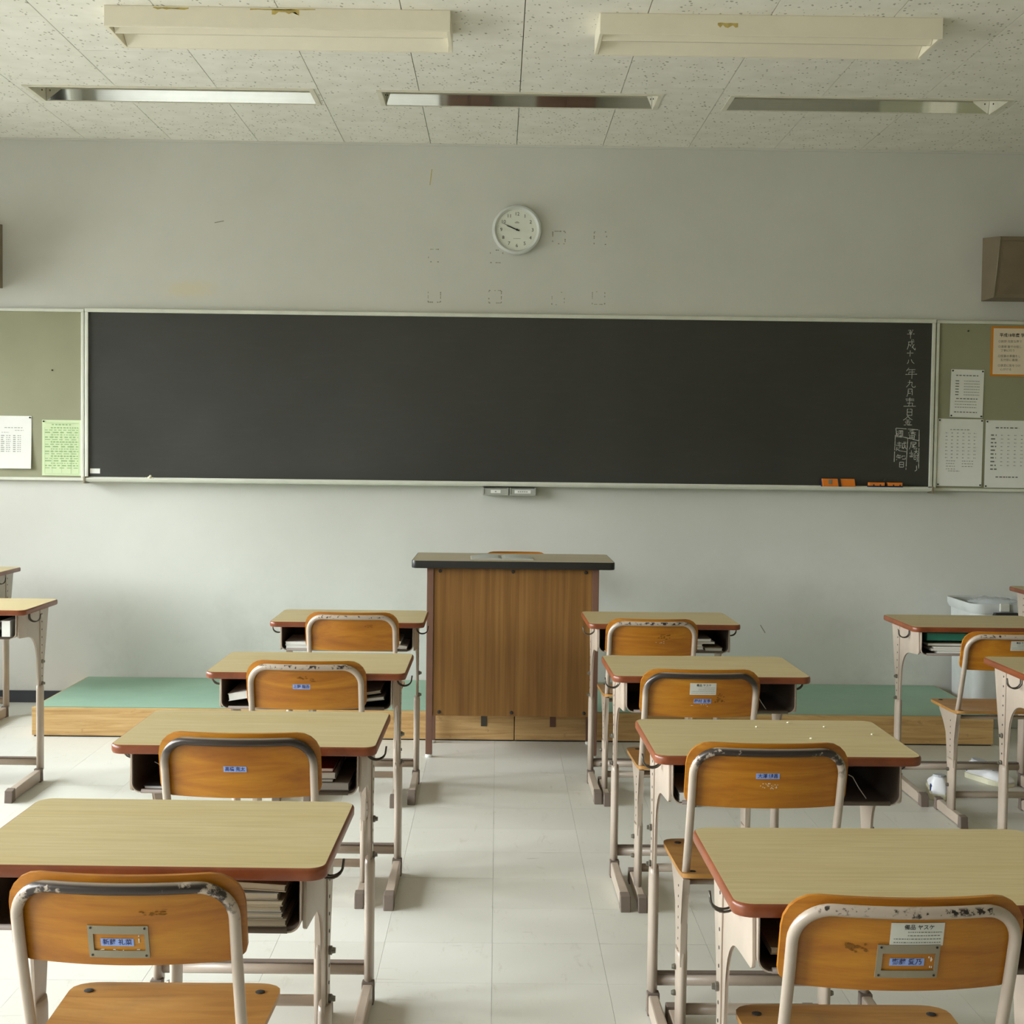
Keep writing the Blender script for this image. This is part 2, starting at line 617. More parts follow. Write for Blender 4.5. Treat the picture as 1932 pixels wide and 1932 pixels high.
def dup(root, loc=None, rz=None, label=None):
    """copy of a thing with copies of its parts and sub-parts (mesh data shared)"""
    r = root.copy(); COL.objects.link(r)
    if loc is not None: r.location = loc
    if rz is not None: r.rotation_euler = (0, 0, rz)
    if label: r['label'] = label
    for ch in list(root.children):
        c = ch.copy(); COL.objects.link(c); c.parent = r
        for g in list(ch.children):
            d = g.copy(); COL.objects.link(d); d.parent = c
    return r


def text_bm(s, size, depth=.0004, vertical=False, spacing=1.0, bold=0.0, align='CENTER'):
    """lettering as a flat mesh in the XZ plane facing -Y, centred on the origin"""
    cu = bpy.data.curves.new('lettering', 'FONT')
    cu.body = s
    cu.size = size
    cu.align_x = align
    cu.align_y = 'CENTER'
    cu.space_character = spacing
    cu.resolution_u = 2
    cu.offset = bold
    if vertical:
        cu.body = '\n'.join(s)
        cu.space_line = spacing
    o = bpy.data.objects.new('lettering', cu)
    COL.objects.link(o)
    dg = bpy.context.evaluated_depsgraph_get()
    me = bpy.data.meshes.new_from_object(o.evaluated_get(dg))
    bm = BM()
    bm.from_mesh(me)
    bpy.data.objects.remove(o)
    bpy.data.curves.remove(cu)
    bpy.data.meshes.remove(me)
    for vtx in bm.verts:
        vtx.co = Vector((vtx.co.x, 0, vtx.co.y))
    return bm


def move_bm(bm, d, rz=0.0):
    if rz:
        bmesh.ops.rotate(bm, verts=bm.verts, cent=(0, 0, 0), matrix=Matrix.Rotation(rz, 3, 'Z'))
    bmesh.ops.translate(bm, verts=bm.verts, vec=d)
    return bm


def lettering(s, size, mat, parent, loc, rz=0.0, **kw):
    return new_obj('lettering', move_bm(text_bm(s, size, **kw), Vector(loc), rz), mat, parent)


# ================================================================== THE ROOM
# ---- floor: slab and 300 mm vinyl tiles
b = BM(); box(b, XL - .2, XR + .2, YB - .2, YF + .2, -.16, -.0035)
floor = struct(new_obj('floor', b, M['gap']))
b = BM(); g = .00035
box(b, g, .3 - g, g, .3 - g, -.0045, 0)
proto = new_obj('floor_tile', b, M['floor'], floor)
rest = BM()
nx0, nx1 = -9, 9
ny0, ny1 = 11, 25
first = True
for i in range(-14, 13):
    for j in range(-8, 26):
        x, y = i * .3, j * .3
        if nx0 <= i < nx1 and ny0 <= j < ny1:
            if first:
                o = proto; first = False
            else:
                o = proto.copy(); COL.objects.link(o); o.parent = floor
            o.location = (x, y, random.uniform(-.0002, .0002))
        else:
            xa, xb = max(x + g, XL), min(x + .3 - g, XR)
            ya, yb = max(y + g, YB), min(y + .3 - g, YF)
            if xb > xa and yb > ya:
                box(rest, xa, xb, ya, yb, -.0045, 0)
o = new_obj('outer_floor_tiles', rest, M['floor'], floor)
o['kind'] = 'stuff'

# ---- ceiling: slab and rock-wool panels in running bond, cut round the recessed lamps
RECESS = [(-2.14, -.872), (-.546, .708), (1.056, 2.30)]
RY0, RY1 = 6.475, 6.735
b = BM(); box(b, XL - .2, XR + .2, YB - .2, YF + .2, ZC + .25, ZC + .40)
ceiling = struct(new_obj('ceiling', b, M['plenum']))
PW, PX0, PY0 = .455, .08, 5.4365
holes = [(a - .001, c_ + .001, RY0 - .001, RY1 + .001) for a, c_ in RECESS]


def cut(rects, h):
    out = []
    for (x0, x1, y0, y1) in rects:
        if h[0] >= x1 or h[1] <= x0 or h[2] >= y1 or h[3] <= y0:
            out.append((x0, x1, y0, y1)); continue
        if y0 < h[2]: out.append((x0, x1, y0, h[2]))
        if y1 > h[3]: out.append((x0, x1, h[3], y1))
        ya, yb = max(y0, h[2]), min(y1, h[3])
        if x0 < h[0]: out.append((x0, h[0], ya, yb))
        if x1 > h[1]: out.append((h[1], x1, ya, yb))
    return out


full = None
for k in range(-10, 9):
    off = 0.0 if k % 2 else .5
    for j in range(-10, 4):
        s = .0016
        x0, x1 = PX0 + k * PW + s, PX0 + (k + 1) * PW - s
        y0 = PY0 + (off + j) * 2 * PW + s * .5
        y1 = y0 + 2 * PW - s
        x0, x1, y0, y1 = max(x0, XL), min(x1, XR), max(y0, YB), min(y1, YF)
        if x1 - x0 < .02 or y1 - y0 < .02: continue
        whole = abs(x1 - x0 - PW + 2 * s) < 1e-4 and abs(y1 - y0 - 2 * PW + s) < 1e-4
        rects = [(x0, x1, y0, y1)]
        for h in holes:
            rects = cut(rects, h)
        if whole and len(rects) == 1 and rects[0] == (x0, x1, y0, y1):
            if full is None:
                b = BM(); box(b, 0, x1 - x0, 0, y1 - y0, 0, .012, .0012)
                full = new_obj('ceiling_panel', b, M['ceiling'], ceiling); o = full
            else:
                o = full.copy(); COL.objects.link(o); o.parent = ceiling
            o.location = (x0, y0, ZC)
        else:
            b = BM()
            for q in rects:
                box(b, q[0] - x0, q[1] - x0, q[2] - y0, q[3] - y0, 0, .012)
            o = new_obj('ceiling_panel', b, M['ceiling'], ceiling)
            o.location = (x0, y0, ZC)

# ---- walls
b = BM(); box(b, XL - .2, XR + .2, YF, YF + .2, -.1, ZC + .3)
wall_front = struct(new_obj('wall_front', b, M['wall']))
b = BM(); box(b, XL - .2, XR + .2, YB - .2, YB, -.1, ZC + .3)
wall_back = struct(new_obj('wall_back', b, M['rear']))
b = BM()
DY0, DY1 = 0.75, 1.70
box(b, XR, XR + .2, YB, DY0, -.1, ZC + .3)
box(b, XR, XR + .2, DY1, YF, -.1, ZC + .3)
box(b, XR, XR + .2, DY0, DY1, 2.05, ZC + .3)
wall_right = struct(new_obj('wall_right', b, M['cork']))  # unseen wall; its dark felt finish is added to cut bounced light
b = BM()
ys = [YB] + [t for ab in WINDOWS for t in ab] + [YF]
for i in range(0, len(ys), 2):
    box(b, XL - .2, XL, ys[i], ys[i + 1], -.1, ZC + .3)
for a, c_ in WINDOWS:
    box(b, XL - .2, XL, a, c_, -.1, WZ0)
    box(b, XL - .2, XL, a, c_, WZ1, ZC + .3)
wall_left = struct(new_obj('wall_left', b, M['wall']))
# windows: aluminium frames, two sliding sashes each
for i, (a, c_) in enumerate(WINDOWS):
    root = bpy.data.objects.new('window_%d' % (i + 1), None); COL.objects.link(root); struct(root)
    root.location = (XL - .05, a, WZ0)
    W_, H_ = c_ - a, WZ1 - WZ0
    b = BM(); t = .045
    box(b, -.03, .03, 0, W_, 0, t); box(b, -.03, .03, 0, W_, H_ - t, H_)
    box(b, -.03, .03, 0, t, t, H_ - t); box(b, -.03, .03, W_ - t, W_, t, H_ - t)
    new_obj('window_frame', b, M['alu'], root)
    for s in (0, 1):
        y0 = t if s == 0 else W_ / 2 - .02
        y1 = W_ / 2 + .02 if s == 0 else W_ - t
        xo = -.018 if s == 0 else .012
        b = BM(); q = .035
        box(b, xo - .012, xo + .012, y0, y1, t, t + q); box(b, xo - .012, xo + .012, y0, y1, H_ - t - q, H_ - t)
        box(b, xo - .012, xo + .012, y0, y0 + q, t + q, H_ - t - q); box(b, xo - .012, xo + .012, y1 - q, y1, t + q, H_ - t - q)
        sash = new_obj('sash', b, M['alu'], root)
        b = BM(); box(b, xo - .002, xo + .002, y0 + q, y1 - q, t + q, H_ - t - q)
        new_obj('pane', b, M['glass'], sash)
    b = BM(); box(b, .031, .12, -.02, W_ + .02, -.03, 0, .004)
    new_obj('window_sill', b, M['trim'], root)
# door in the right wall (beyond the frame)
root = bpy.data.objects.new('door_1', None); COL.objects.link(root); struct(root); root.location = (XR, DY0, 0)
b = BM(); box(b, .04, .08, .03, .92, 0, 2.02, .003); new_obj('door_leaf', b, M['trim'], root)
b = BM(); box(b, -.01, .12, 0, .03, 0, 2.05); box(b, -.01, .12, .92, .95, 0, 2.05); box(b, -.01, .12, .03, .92, 2.02, 2.05); new_obj('door_frame', b, M['alu'], root)
b = BM(); box(b, .02, .045, .08, .11, .95, 1.1, .004); new_obj('handle', b, M['bolt'], root)
# baseboards
b = BM(); box(b, XL, XR, YF - .012, YF, 0, .064, .002); struct(new_obj('baseboard_front', b, M['base']))
b = BM(); box(b, XL, XL + .012, YB, YF - .012, 0, .064, .002); struct(new_obj('baseboard_left', b, M['base']))
b = BM(); box(b, XR - .012, XR, YB, DY0, 0, .064, .002); box(b, XR - .012, XR, DY1, YF - .012, 0, .064, .002); struct(new_obj('baseboard_right', b, M['base']))
# thin joint strip where wall meets ceiling
b = BM(); box(b, XL, XR, YF - .008, YF, ZC - .012, ZC - .0005); struct(new_obj('trim_1', b, M['wall']))

# squares of old tape residue on the front wall
for (x, z, seed) in ((-.348, 2.408, 1), (-.02, 2.408, 2), (.31, 2.512, 3), (.53, 2.512, 4), (-.348, 2.195, 5), (-.025, 2.195, 6), (.31, 2.19, 7), (.525, 2.195, 8)):
    rr = random.Random(seed)
    b = BM(); h = .033
    for side in range(4):
        n = 7
        for q in range(n):
            if rr.random() < .6: continue
            u0_, u1_ = -h + 2 * h * q / n, -h + 2 * h * (q + .8) / n
            tk = rr.uniform(.0012, .003)
            c0 = h * (1 if side % 2 else -1)
            if side < 2: box(b, u0_, u1_, -.0006, 0, c0 - tk, c0 + tk)
            else: box(b, c0 - tk, c0 + tk, -.0006, 0, u0_, u1_)
    o = new_obj('tape_mark', b, M['pencil'], wall_front); o.location = (x, YF, z)
for (x, z, l, a) in ((1.435, .437, .05, -1.0), (-.372, 2.82, .085, 1.45), (-1.49, 2.57, .05, .2)):
    b = BM(); box(b, -l / 2, l / 2, -.0006, 0, -.0022, .0022)
    o = new_obj('scratch', b, M['pencil'] if z < 2.6 else M['tape'], wall_front); o.location = (x, YF, z); o.rotation_euler = (0, -a, 0)

b = BM(); box(b, -4.0, -.62, YB, YB + .03, .75, 2.0, .004)  # white panel added behind the viewer so the left lamp mirror reflects bright
t = thing('rear_reflector_panel', 'unseen white panel added on the rear wall to brighten the lamp mirror, beside brown cabinets', 'reflector_panel', (0, 0, 0))
new_obj('board_panel', b, M['white_plastic'], t)
b = BM(); box(b, -4.03, -.60, YB, YB + .05, .72, .75, .003); new_obj('panel_rail', b, M['alu'], t)
# brown lockers on the back wall (seen only as reflections)
for i, (x0, x1) in enumerate(((-.54, -.10), (.335, .92))):
    t = thing('locker_cabinet', ('narrow' if i == 0 else 'wide') + ' brown wooden cabinet standing against the rear classroom wall', 'cabinet', ((x0 + x1) / 2, YB + .2, 0))
    h = (x1 - x0) / 2
    b = BM(); box(b, -h, h, -.19, -.02, 0, 1.8, .004); new_obj('carcass', b, M['locker'], t)
    for s in (-1, 1):
        b = BM(); box(b, min(0, s * h) + .008, max(0, s * h) - .008, -.018, 0, .06, 1.76, .003)
        d = new_obj('cabinet_door', b, M['locker'], t)
        b = BM(); box(b, s * .03 - .008, s * .03 + .008, .0005, .015, .9, 1.0, .003); new_obj('handle', b, M['bolt'], d)

# ================================================================== CEILING LAMPS
WHICH = ['brightest recessed board lamp, left of the three over the blackboard',
         'recessed board lamp mirroring two brown patches, middle of the three',
         'recessed board lamp with dull grey mirror, right of the three over the blackboard']
for i, (a, c_) in enumerate(RECESS):
    t = thing('recessed_lamp', WHICH[i], 'ceiling light', ((a + c_) / 2, (RY0 + RY1) / 2, ZC), 0, 'recessed board lamps in the ceiling')
    hx, hy = (c_ - a) / 2, (RY1 - RY0) / 2
    b = BM(); f = .022
    box(b, -hx - f, hx + f, -hy - f, -hy, -.005, 0); box(b, -hx - f, hx + f, hy, hy + f * .4, -.003, 0)
    box(b, -hx - f, -hx, -hy, hy, -.004, 0); box(b, hx, hx + f, -hy, hy, -.004, 0)
    new_obj('trim_flange', b, M['trim'], t)
    b = BM()
    box(b, -hx, hx, -hy, -hy + .002, 0, .17); box(b, -hx, hx, -hy, hy, .17, .175)
    new_obj('housing', b, M['trim'], t)
    for s in (-1, 1):
        b = BM(); box(b, s * hx - (.002 if s > 0 else 0), s * hx + (0 if s > 0 else .002), -hy + .002, hy, 0, .17)
        e_ = new_obj('end_plate', b, M['trim'], t)
        b = BM()
        for yy, zz in ((-.07, .03), (.06, .03)):
            lathe(b, [(.004, 0), (.004, -s * .003)], (s * (hx - .002), yy, zz), 'x', 8)
        rv_ = new_obj('rivet', b, M['hole'], e_); rv_['kind'] = 'stuff'
    # polished reflector leaning over the tube, facing the class
    tilt = math.radians(13.2)
    L = .165
    dy, dz = -math.sin(tilt) * L, math.cos(tilt) * L
    b = BM()
    p = [(-hx + .004, hy - .001, .001), (hx - .004, hy - .001, .001), (hx - .004, hy - .001 + dy, .001 + dz), (-hx + .004, hy - .001 + dy, .001 + dz)]
    q = [(x, y + .002, z) for x, y, z in p]
    A = [b.verts.new(v_) for v_ in p]; B_ = [b.verts.new(v_) for v_ in q]
    b.faces.new(A); b.faces.new(B_[::-1])
    for k in range(4):
        b.faces.new((A[k], B_[k], B_[(k + 1) % 4], A[(k + 1) % 4]))
    new_obj('reflector', b, M['mirror'], t)

for i, (a, c_) in enumerate(((-1.468, -.194), (.357, 1.628))):
    lab = ['cream surface ceiling lamp with yellow tape along its top edge', 'cream surface ceiling lamp with one yellow tape scrap on its face'][i]
    y0, y1, zb = 5.285, 5.575, ZC - .077
    t = thing('surface_lamp', lab, 'ceiling light', ((a + c_) / 2, (y0 + y1) / 2, ZC), 0, 'surface ceiling lamps')
    hx, hy, h = (c_ - a) / 2, (y1 - y0) / 2, .077
    # open-bottomed body: side walls, top
    b = BM(); k = .012
    box(b, -hx, hx, -hy, -hy + k, -h, 0, .003)
    box(b, -hx, hx, hy - k, hy, -h, 0, .003)
    box(b, -hx, hx, -hy + k, hy - k, -.012, 0)
    new_obj('lamp_body', b, M['lamp'], t)
    for s in (-1, 1):
        b = BM(); xa = s * hx
        box(b, min(xa, xa - s * .014), max(xa, xa - s * .014), -hy + k, hy - k, -h + .002, -.012, .002)
        new_obj('end_cap', b, M['lamp'], t)
    # middle rib with sloping reflectors on either side
    b = BM(); prism(b, [(-.105, -.0125), (-.03, -.0125), (-.043, -h + .003), (-.05, -h + .003)], 'x', -hx + .016, hx - .016)
    mrib = new_obj('middle_rib', b, M['lamp'], t)
    b = BM(); box(b, -hx + .03, hx - .03, -.0428, -.0385, -h + .0035, -h + .009); new_obj('rib_shade_strip', b, M['holder'], mrib)  # darker strip standing in for the shaded gap behind the rib
    b = BM(); prism(b, [(.02, -.0125), (hy - k, -.0125), (hy - k, -h + .002), (hy - k - .004, -h + .002)], 'x', -hx + .016, hx - .016)
    new_obj('far_reflector', b, M['lamp'], t)
    patches = [(-.455, -.03, .13, .012, -.004), (-.10, -.03, .24, .008, -.004), (-.02, -.0, .10, .022, -.006)] if i == 0 else [(-.20, 0, .075, .02, -.03)]
    for (px, _, ln_, ht, zt) in patches:
        rr = random.Random(int(px * 1000) + 5)
        up_ = [(px + ln_ * q / 8, zt - rr.uniform(0, .002)) for q in range(9)]
        lo_ = [(px + ln_ * q / 8, zt - ht * (rr.uniform(.3, 1.0))) for q in range(8, -1, -1)]
        b = BM(); vs = [b.verts.new((x, -hy - .0006, z)) for x, z in up_ + lo_]
        b.faces.new(vs); bmesh.ops.triangulate(b, faces=b.faces)
        new_obj('tape_scrap', b, M['tape'], t)

# ================================================================== BLACKBOARD AND BULLETIN BOARDS
BX0, BX1, BZ0, BZ1 = -2.173, 2.302, 1.213, 2.083
t = thing('blackboard', 'long charcoal blackboard in white frame with chalked date at its right end', 'blackboard', (0, YF, 0))
b = BM(); box(b, BX0, BX1, -.022, -.002, BZ0, BZ1); new_obj('board_panel', b, M['board'], t)
b = BM(); box(b, BX0 - .018, BX1 + .02, -.034, -.002, BZ1, BZ1 + .02, .003); new_obj('frame_rail', b, M['alu'], t)
for s, x in ((-1, BX0), (1, BX1)):
    b = BM(); box(b, min(x, x + s * .018), max(x, x + s * .018), -.034, -.002, BZ0 - .01, BZ1, .003); new_obj('frame_stile', b, M['alu'], t)
b = BM(); prism(b, [(-.085, BZ0 - .012), (-.08, BZ0 - .022), (-.002, BZ0 - .03), (-.002, BZ0), (-.022, BZ0), (-.026, BZ0 - .012), (-.07, BZ0 - .014), (-.076, BZ0 - .004), (-.085, BZ0 - .004)], 'x', BX0 - .0, BX1 + .0)
new_obj('chalk_tray', b, M['alu'], t)
for s, x in ((-1, BX0), (1, BX1)):
    b = BM(); box(b, min(x, x + s * .012), max(x, x + s * .012), -.088, -.002, BZ0 - .034, BZ0 + .002, .003); new_obj('tray_end', b, M['holder'], t)
b = BM(); box(b, -2.166, -2.113, -.0232, -.0222, 1.231, 1.257); new_obj('white_tag', b, M['paper'], t)
# two small chalk drawers under the tray
for x0, x1, lw, s in ((-.078, .058, .052, '-'), (.064, .202, .085, '-----')):
    b = BM()
    box(b, x0, x1, -.075, -.002, 1.141, 1.147, .002); box(b, x0, x0 + .006, -.075, -.002, 1.147, 1.182); box(b, x1 - .006, x1, -.075, -.002, 1.147, 1.182)
    box(b, x0 + .006, x1 - .006, -.072, -.066, 1.147, 1.178, .002)
    d = new_obj('chalk_drawer', b, M['drawer'], t)
    c0 = (x0 + x1) / 2
    b = BM(); box(b, c0 - lw / 2, c0 + lw / 2, -.0728, -.0721, 1.153, 1.170); lb_ = BM()
    for q in range(len(s)):
        xq = c0 + (q - (len(s) - 1) / 2) * .011
        box(lb_, xq - .004, xq + .004, -.0733, -.0729, 1.158, 1.165)
    new_obj('drawer_label', b, M['paper'], d)
    o2 = new_obj('printed_text', lb_, M['faint_print'], d); o2['kind'] = 'stuff'

# chalk handwriting: strokes on a 0..1 grid per character
STROKES = {
    '平': [[(.2, .88), (.8, .9)], [(.32, .75), (.4, .58)], [(.68, .78), (.58, .58)], [(.08, .48), (.95, .5)], [(.5, .9), (.5, .0)]],
    '成': [[(.15, .75), (.85, .78)], [(.22, .75), (.2, .4), (.05, .05)], [(.22, .48), (.45, .48), (.42, .18)], [(.55, .98), (.6, .5), (.75, .18), (.98, .0), (.98, .2)], [(.85, .55), (.6, .2)], [(.7, .98), (.82, .9)]],
    '十': [[(.1, .55), (.9, .57)], [(.5, 1), (.48, 0)]],
    '八': [[(.3, .85), (.28, .5), (.05, .05)], [(.6, .9), (.72, .5), (.95, .25)]],
    '年': [[(.3, 1), (.08, .65)], [(.25, .8), (.85, .82)], [(.3, .56), (.8, .58)], [(.3, .56), (.28, .32)], [(.0, .30), (1.0, .34)], [(.58, .82), (.56, -.15)]],
    '九': [[(.4, 1), (.38, .5), (.05, .05)], [(.08, .68), (.68, .72), (.62, .3), (.72, .08), (.98, .05), (1, .25)]],
    '月': [[(.25, .95), (.22, .4), (.08, .0)], [(.25, .95), (.8, .95), (.82, .05), (.7, .1)], [(.25, .68), (.8, .68)], [(.24, .42), (.8, .42)]],
    '五': [[(.2, .92), (.85, .94)], [(.5, .92), (.42, .05)], [(.28, .52), (.74, .54), (.7, .05)], [(.0, .03), (1, .05)]],
    '日': [[(.2, .95), (.18, .0)], [(.2, .95), (.82, .95), (.82, .0)], [(.2, .5), (.82, .5)], [(.18, .02), (.82, .02)]],
    '金': [[(.5, 1), (.3, .75), (.0, .55)], [(.5, 1), (.7, .75), (1, .6)], [(.3, .58), (.7, .58)], [(.2, .36), (.82, .38)], [(.5, .58), (.5, .05)], [(.3, .27), (.36, .12)], [(.72, .28), (.64, .12)], [(.08, .02), (.95, .04)]],
    '週': [[(.12, .9), (.2, .8)], [(.05, .6), (.2, .6), (.12, .2)], [(.0, .1), (.2, .12), (.95, .02)], [(.38, .95), (.36, .45), (.28, .2)], [(.38, .95), (.92, .95), (.92, .2)], [(.48, .78), (.82, .78)], [(.65, .92), (.65, .6)], [(.45, .6), (.85, .6)], [(.5, .45), (.5, .25), (.8, .25), (.8, .45), (.5, .45)]],
    '番': [[(.7, 1), (.2, .92)], [(.3, .85), (.36, .75)], [(.72, .88), (.62, .75)], [(.05, .68), (.95, .7)], [(.5, .95), (.5, .45)], [(.5, .68), (.1, .42)], [(.5, .68), (.95, .46)], [(.25, .4), (.25, .0)], [(.25, .4), (.78, .4), (.78, .0)], [(.25, .2), (.78, .2)], [(.5, .4), (.5, .02)], [(.25, .02), (.78, .02)]],
    '越': [[(.1, .85), (.5, .87)], [(.3, 1), (.3, .65)], [(.0, .65), (.52, .66)], [(.3, .65), (.3, .3)], [(.3, .48), (.5, .48)], [(.12, .5), (.05, .12)], [(.1, .3), (.35, .12), (1, .02)], [(.55, .82), (.95, .84)], [(.62, .82), (.6, .35), (.72, .42)], [(.75, 1), (.8, .55), (.98, .3)], [(.92, .65), (.7, .32)], [(.85, .98), (.93, .92)]],
    '知': [[(.2, 1), (.05, .7)], [(.15, .82), (.5, .82)], [(.0, .55), (.55, .56)], [(.3, .82), (.28, .5), (.0, .05)], [(.32, .45), (.52, .2)], [(.62, .75), (.62, .2)], [(.62, .75), (.95, .75), (.95, .2)], [(.62, .22), (.95, .22)]],
    '尾': [[(.2, .95), (.85, .95), (.85, .72), (.2, .72)], [(.2, .95), (.18, .4), (.0, .0)], [(.75, .65), (.35, .58)], [(.35, .45), (.8, .47)], [(.3, .28), (.9, .32)], [(.55, .6), (.55, .1), (.95, .05), (.98, .2)]],
    '崎': [[(.2, .95), (.2, .4)], [(.05, .75), (.05, .4), (.36, .4)], [(.36, .75), (.36, .4)], [(.5, .85), (.95, .87)], [(.72, 1), (.72, .85), (.52, .6)], [(.72, .82), (.92, .62)], [(.45, .52), (1, .54)], [(.5, .4), (.5, .18), (.72, .18), (.72, .4), (.5, .4)], [(.88, .52), (.86, .0), (.74, .06)]],
}
rr = random.Random(3)


def stroke(bm, pts, wd, y):
    """thin chalk line through pts in the XZ plane"""
    P = [Vector((p[0], p[1])) for p in pts]
    for a_, c_ in zip(P[:-1], P[1:]):
        d = c_ - a_
        if d.length < 1e-5: continue
        n_ = Vector((-d.y, d.x)).normalized()
        k = max(1, int(d.length / .006))
        prevv = None
        for q in range(k + 1):
            p_ = a_ + d * (q / k)
            h_ = wd * rr.uniform(.6, 1.1)
            cur = (bm.verts.new((p_.x + n_.x * h_, y, p_.y + n_.y * h_)), bm.verts.new((p_.x - n_.x * h_, y, p_.y - n_.y * h_)))
            if prevv and rr.random() > .06:
                bm.faces.new((prevv[0], prevv[1], cur[1], cur[0]))
            prevv = cur


b = BM()
yc = -.0226
# positions measured on the board (x centre, top, bottom, width)
ROWS = [('平', 2.188, 2.050, 2.000, .044), ('成', 2.192, 1.996, 1.940, .046), ('十', 2.188, 1.938, 1.905, .044), ('八', 2.190, 1.893, 1.860, .046), ('年', 2.196, 1.845, 1.795, .062), ('九', 2.194, 1.780, 1.740, .050),
        ('月', 2.192, 1.735, 1.692, .038), ('十', 2.192, 1.688, 1.668, .056), ('五', 2.192, 1.674, 1.640, .066), ('日', 2.192, 1.628, 1.592, .040), ('金', 2.184, 1.588, 1.540, .050),
        ('週', 2.142, 1.500, 1.462, .040), ('番', 2.208, 1.502, 1.455, .046), ('越', 2.152, 1.440, 1.385, .058), ('知', 2.152, 1.372, 1.340, .052), ('日', 2.156, 1.332, 1.304, .034), ('尾', 2.216, 1.440, 1.400, .042), ('崎', 2.222, 1.398, 1.335, .050)]
for ch, x, z1, z0, wdt in ROWS:
    if z1 < 1.535:   # the boxed duty roster sits a little lower
        z1, z0 = z1 + .012, z0 + .012
    for s_ in STROKES[ch]:
        stroke(b, [(x - wdt / 2 + wdt * u_, z0 + (z1 - z0) * v_) for u_, v_ in s_], .0016, yc)
for s_ in ([(2.124, 1.524), (2.246, 1.516)], [(2.246, 1.516), (2.248, 1.31)], [(2.122, 1.486), (2.245, 1.458)], [(2.119, 1.487), (2.116, 1.338)], [(2.186, 1.47), (2.180, 1.302)], [(2.121, 1.524), (2.125, 1.488)],
           [(2.236, 1.325), (2.238, 1.302), (2.228, 1.296)]):
    stroke(b, s_, .0018, yc)
o = new_obj('chalk_writing', b, M['chalk'], t); o['label'] = 'white chalk date and boxed duty roster'

# bulletin boards either side
for s, x0, x1, lab in ((-1, -3.12, -2.212, 'olive felt bulletin board left of the blackboard, with green and white notices'),
                       (1, 2.342, 3.25, 'olive felt bulletin board right of the blackboard, carrying the orange-edged poster')):
    t = thing('bulletin_board', lab, 'notice board', ((x0 + x1) / 2, YF, 1.645), 0, 'bulletin boards beside the blackboard')
    h, v_ = (x1 - x0) / 2, .438
    b = BM(); box(b, -h, h, -.018, -.002, -v_, v_); new_obj('felt_panel', b, M['cork'], t)
    for nm, q in (('frame_rail', (-h - .016, h + .016, v_, v_ + .016)), ('frame_rail', (-h - .016, h + .016, -v_ - .016, -v_)), ('frame_stile', (-h - .016, -h, -v_, v_)), ('frame_stile', (h, h + .016, -v_, v_))):
        b = BM(); box(b, q[0], q[1], -.03, -.002, q[2], q[3], .003); new_obj(nm, b, M['alu'], t)
    b = BM(); lathe(b, [(.004, -.018), (.004, -.024), (.002, -.026)], (-s * .30 if s < 0 else -.3, 0, .13 if s < 0 else .40), 'y', 8)
    new_obj('drawing_pin', b, M['hole'], t)

PB = YF - .0185


def sheet(name, label, cat, x0, x1, z0, z1, mat, tilt=0.0, pins=(), curl=.004):
    """a pinned sheet: thin, faintly curled at its lower edge"""
    t = thing(name, label, cat, ((x0 + x1) / 2, PB, (z0 + z1) / 2), 0)
    hw, hh = (x1 - x0) / 2, (z1 - z0) / 2
    b = BM()
    n = 6
    fr_, bk_ = [], []
    for j in range(n + 1):
        z = hh - 2 * hh * j / n
        y = -.0012 - curl * (j / n) ** 2
        fr_.append((b.verts.new((-hw, y - .0005, z)), b.verts.new((hw, y - .0005, z))))
        bk_.append((b.verts.new((-hw, y, z)), b.verts.new((hw, y, z))))
    for j in range(n):
        b.faces.new((fr_[j][0], fr_[j + 1][0], fr_[j + 1][1], fr_[j][1]))
        b.faces.new((bk_[j][0], bk_[j][1], bk_[j + 1][1], bk_[j + 1][0]))
        b.faces.new((fr_[j][0], bk_[j][0], bk_[j + 1][0], fr_[j + 1][0]))
        b.faces.new((fr_[j][1], fr_[j + 1][1], bk_[j + 1][1], bk_[j][1]))
    b.faces.new((fr_[0][0], fr_[0][1], bk_[0][1], bk_[0][0])); b.faces.new((fr_[n][0], bk_[n][0], bk_[n][1], fr_[n][1]))
    new_obj('paper_sheet', b, mat, t)
    t.rotation_euler = (0, tilt, 0)
    b = None
    for (u_, v_) in pins:
        b = BM(); lathe(b, [(.0045, 0), (.0045, -.004), (.002, -.006)], (u_ * (hw - .008), -.002 - curl * ((1 - v_) / 2) ** 2, v_ * (hh - .008)), 'y', 8)
        new_obj('drawing_pin', b, M['hole'], t)
    return t, hw, hh, curl


def printed(tinfo, rows, mat, name='printed_text'):
    """rows: (x0,x1,z,height,dash) in sheet units -1..1; short dashes stand for the print"""
    t, hw, hh, curl = tinfo
    b = BM()
    rq = random.Random(len(rows) * 13 + int(hw * 1e4))
    for x0, x1, z, h, dash in rows:
        x = x0 * hw
        zz = z * hh
        y = -.0024 - curl * ((1 - z) / 2) ** 2
        while x < x1 * hw:
            l = dash * rq.uniform(.6, 1.3)
            e2 = min(x + l, x1 * hw)
            vs = [b.verts.new(p) for p in ((x, y, zz - h / 2), (e2, y, zz - h / 2), (e2, y, zz + h / 2), (x, y, zz + h / 2))]
            b.faces.new(vs)
            x = e2 + dash * rq.uniform(.3, .6)
    o_ = new_obj(name, b, mat, t)
    o_['kind'] = 'stuff'
    return o_


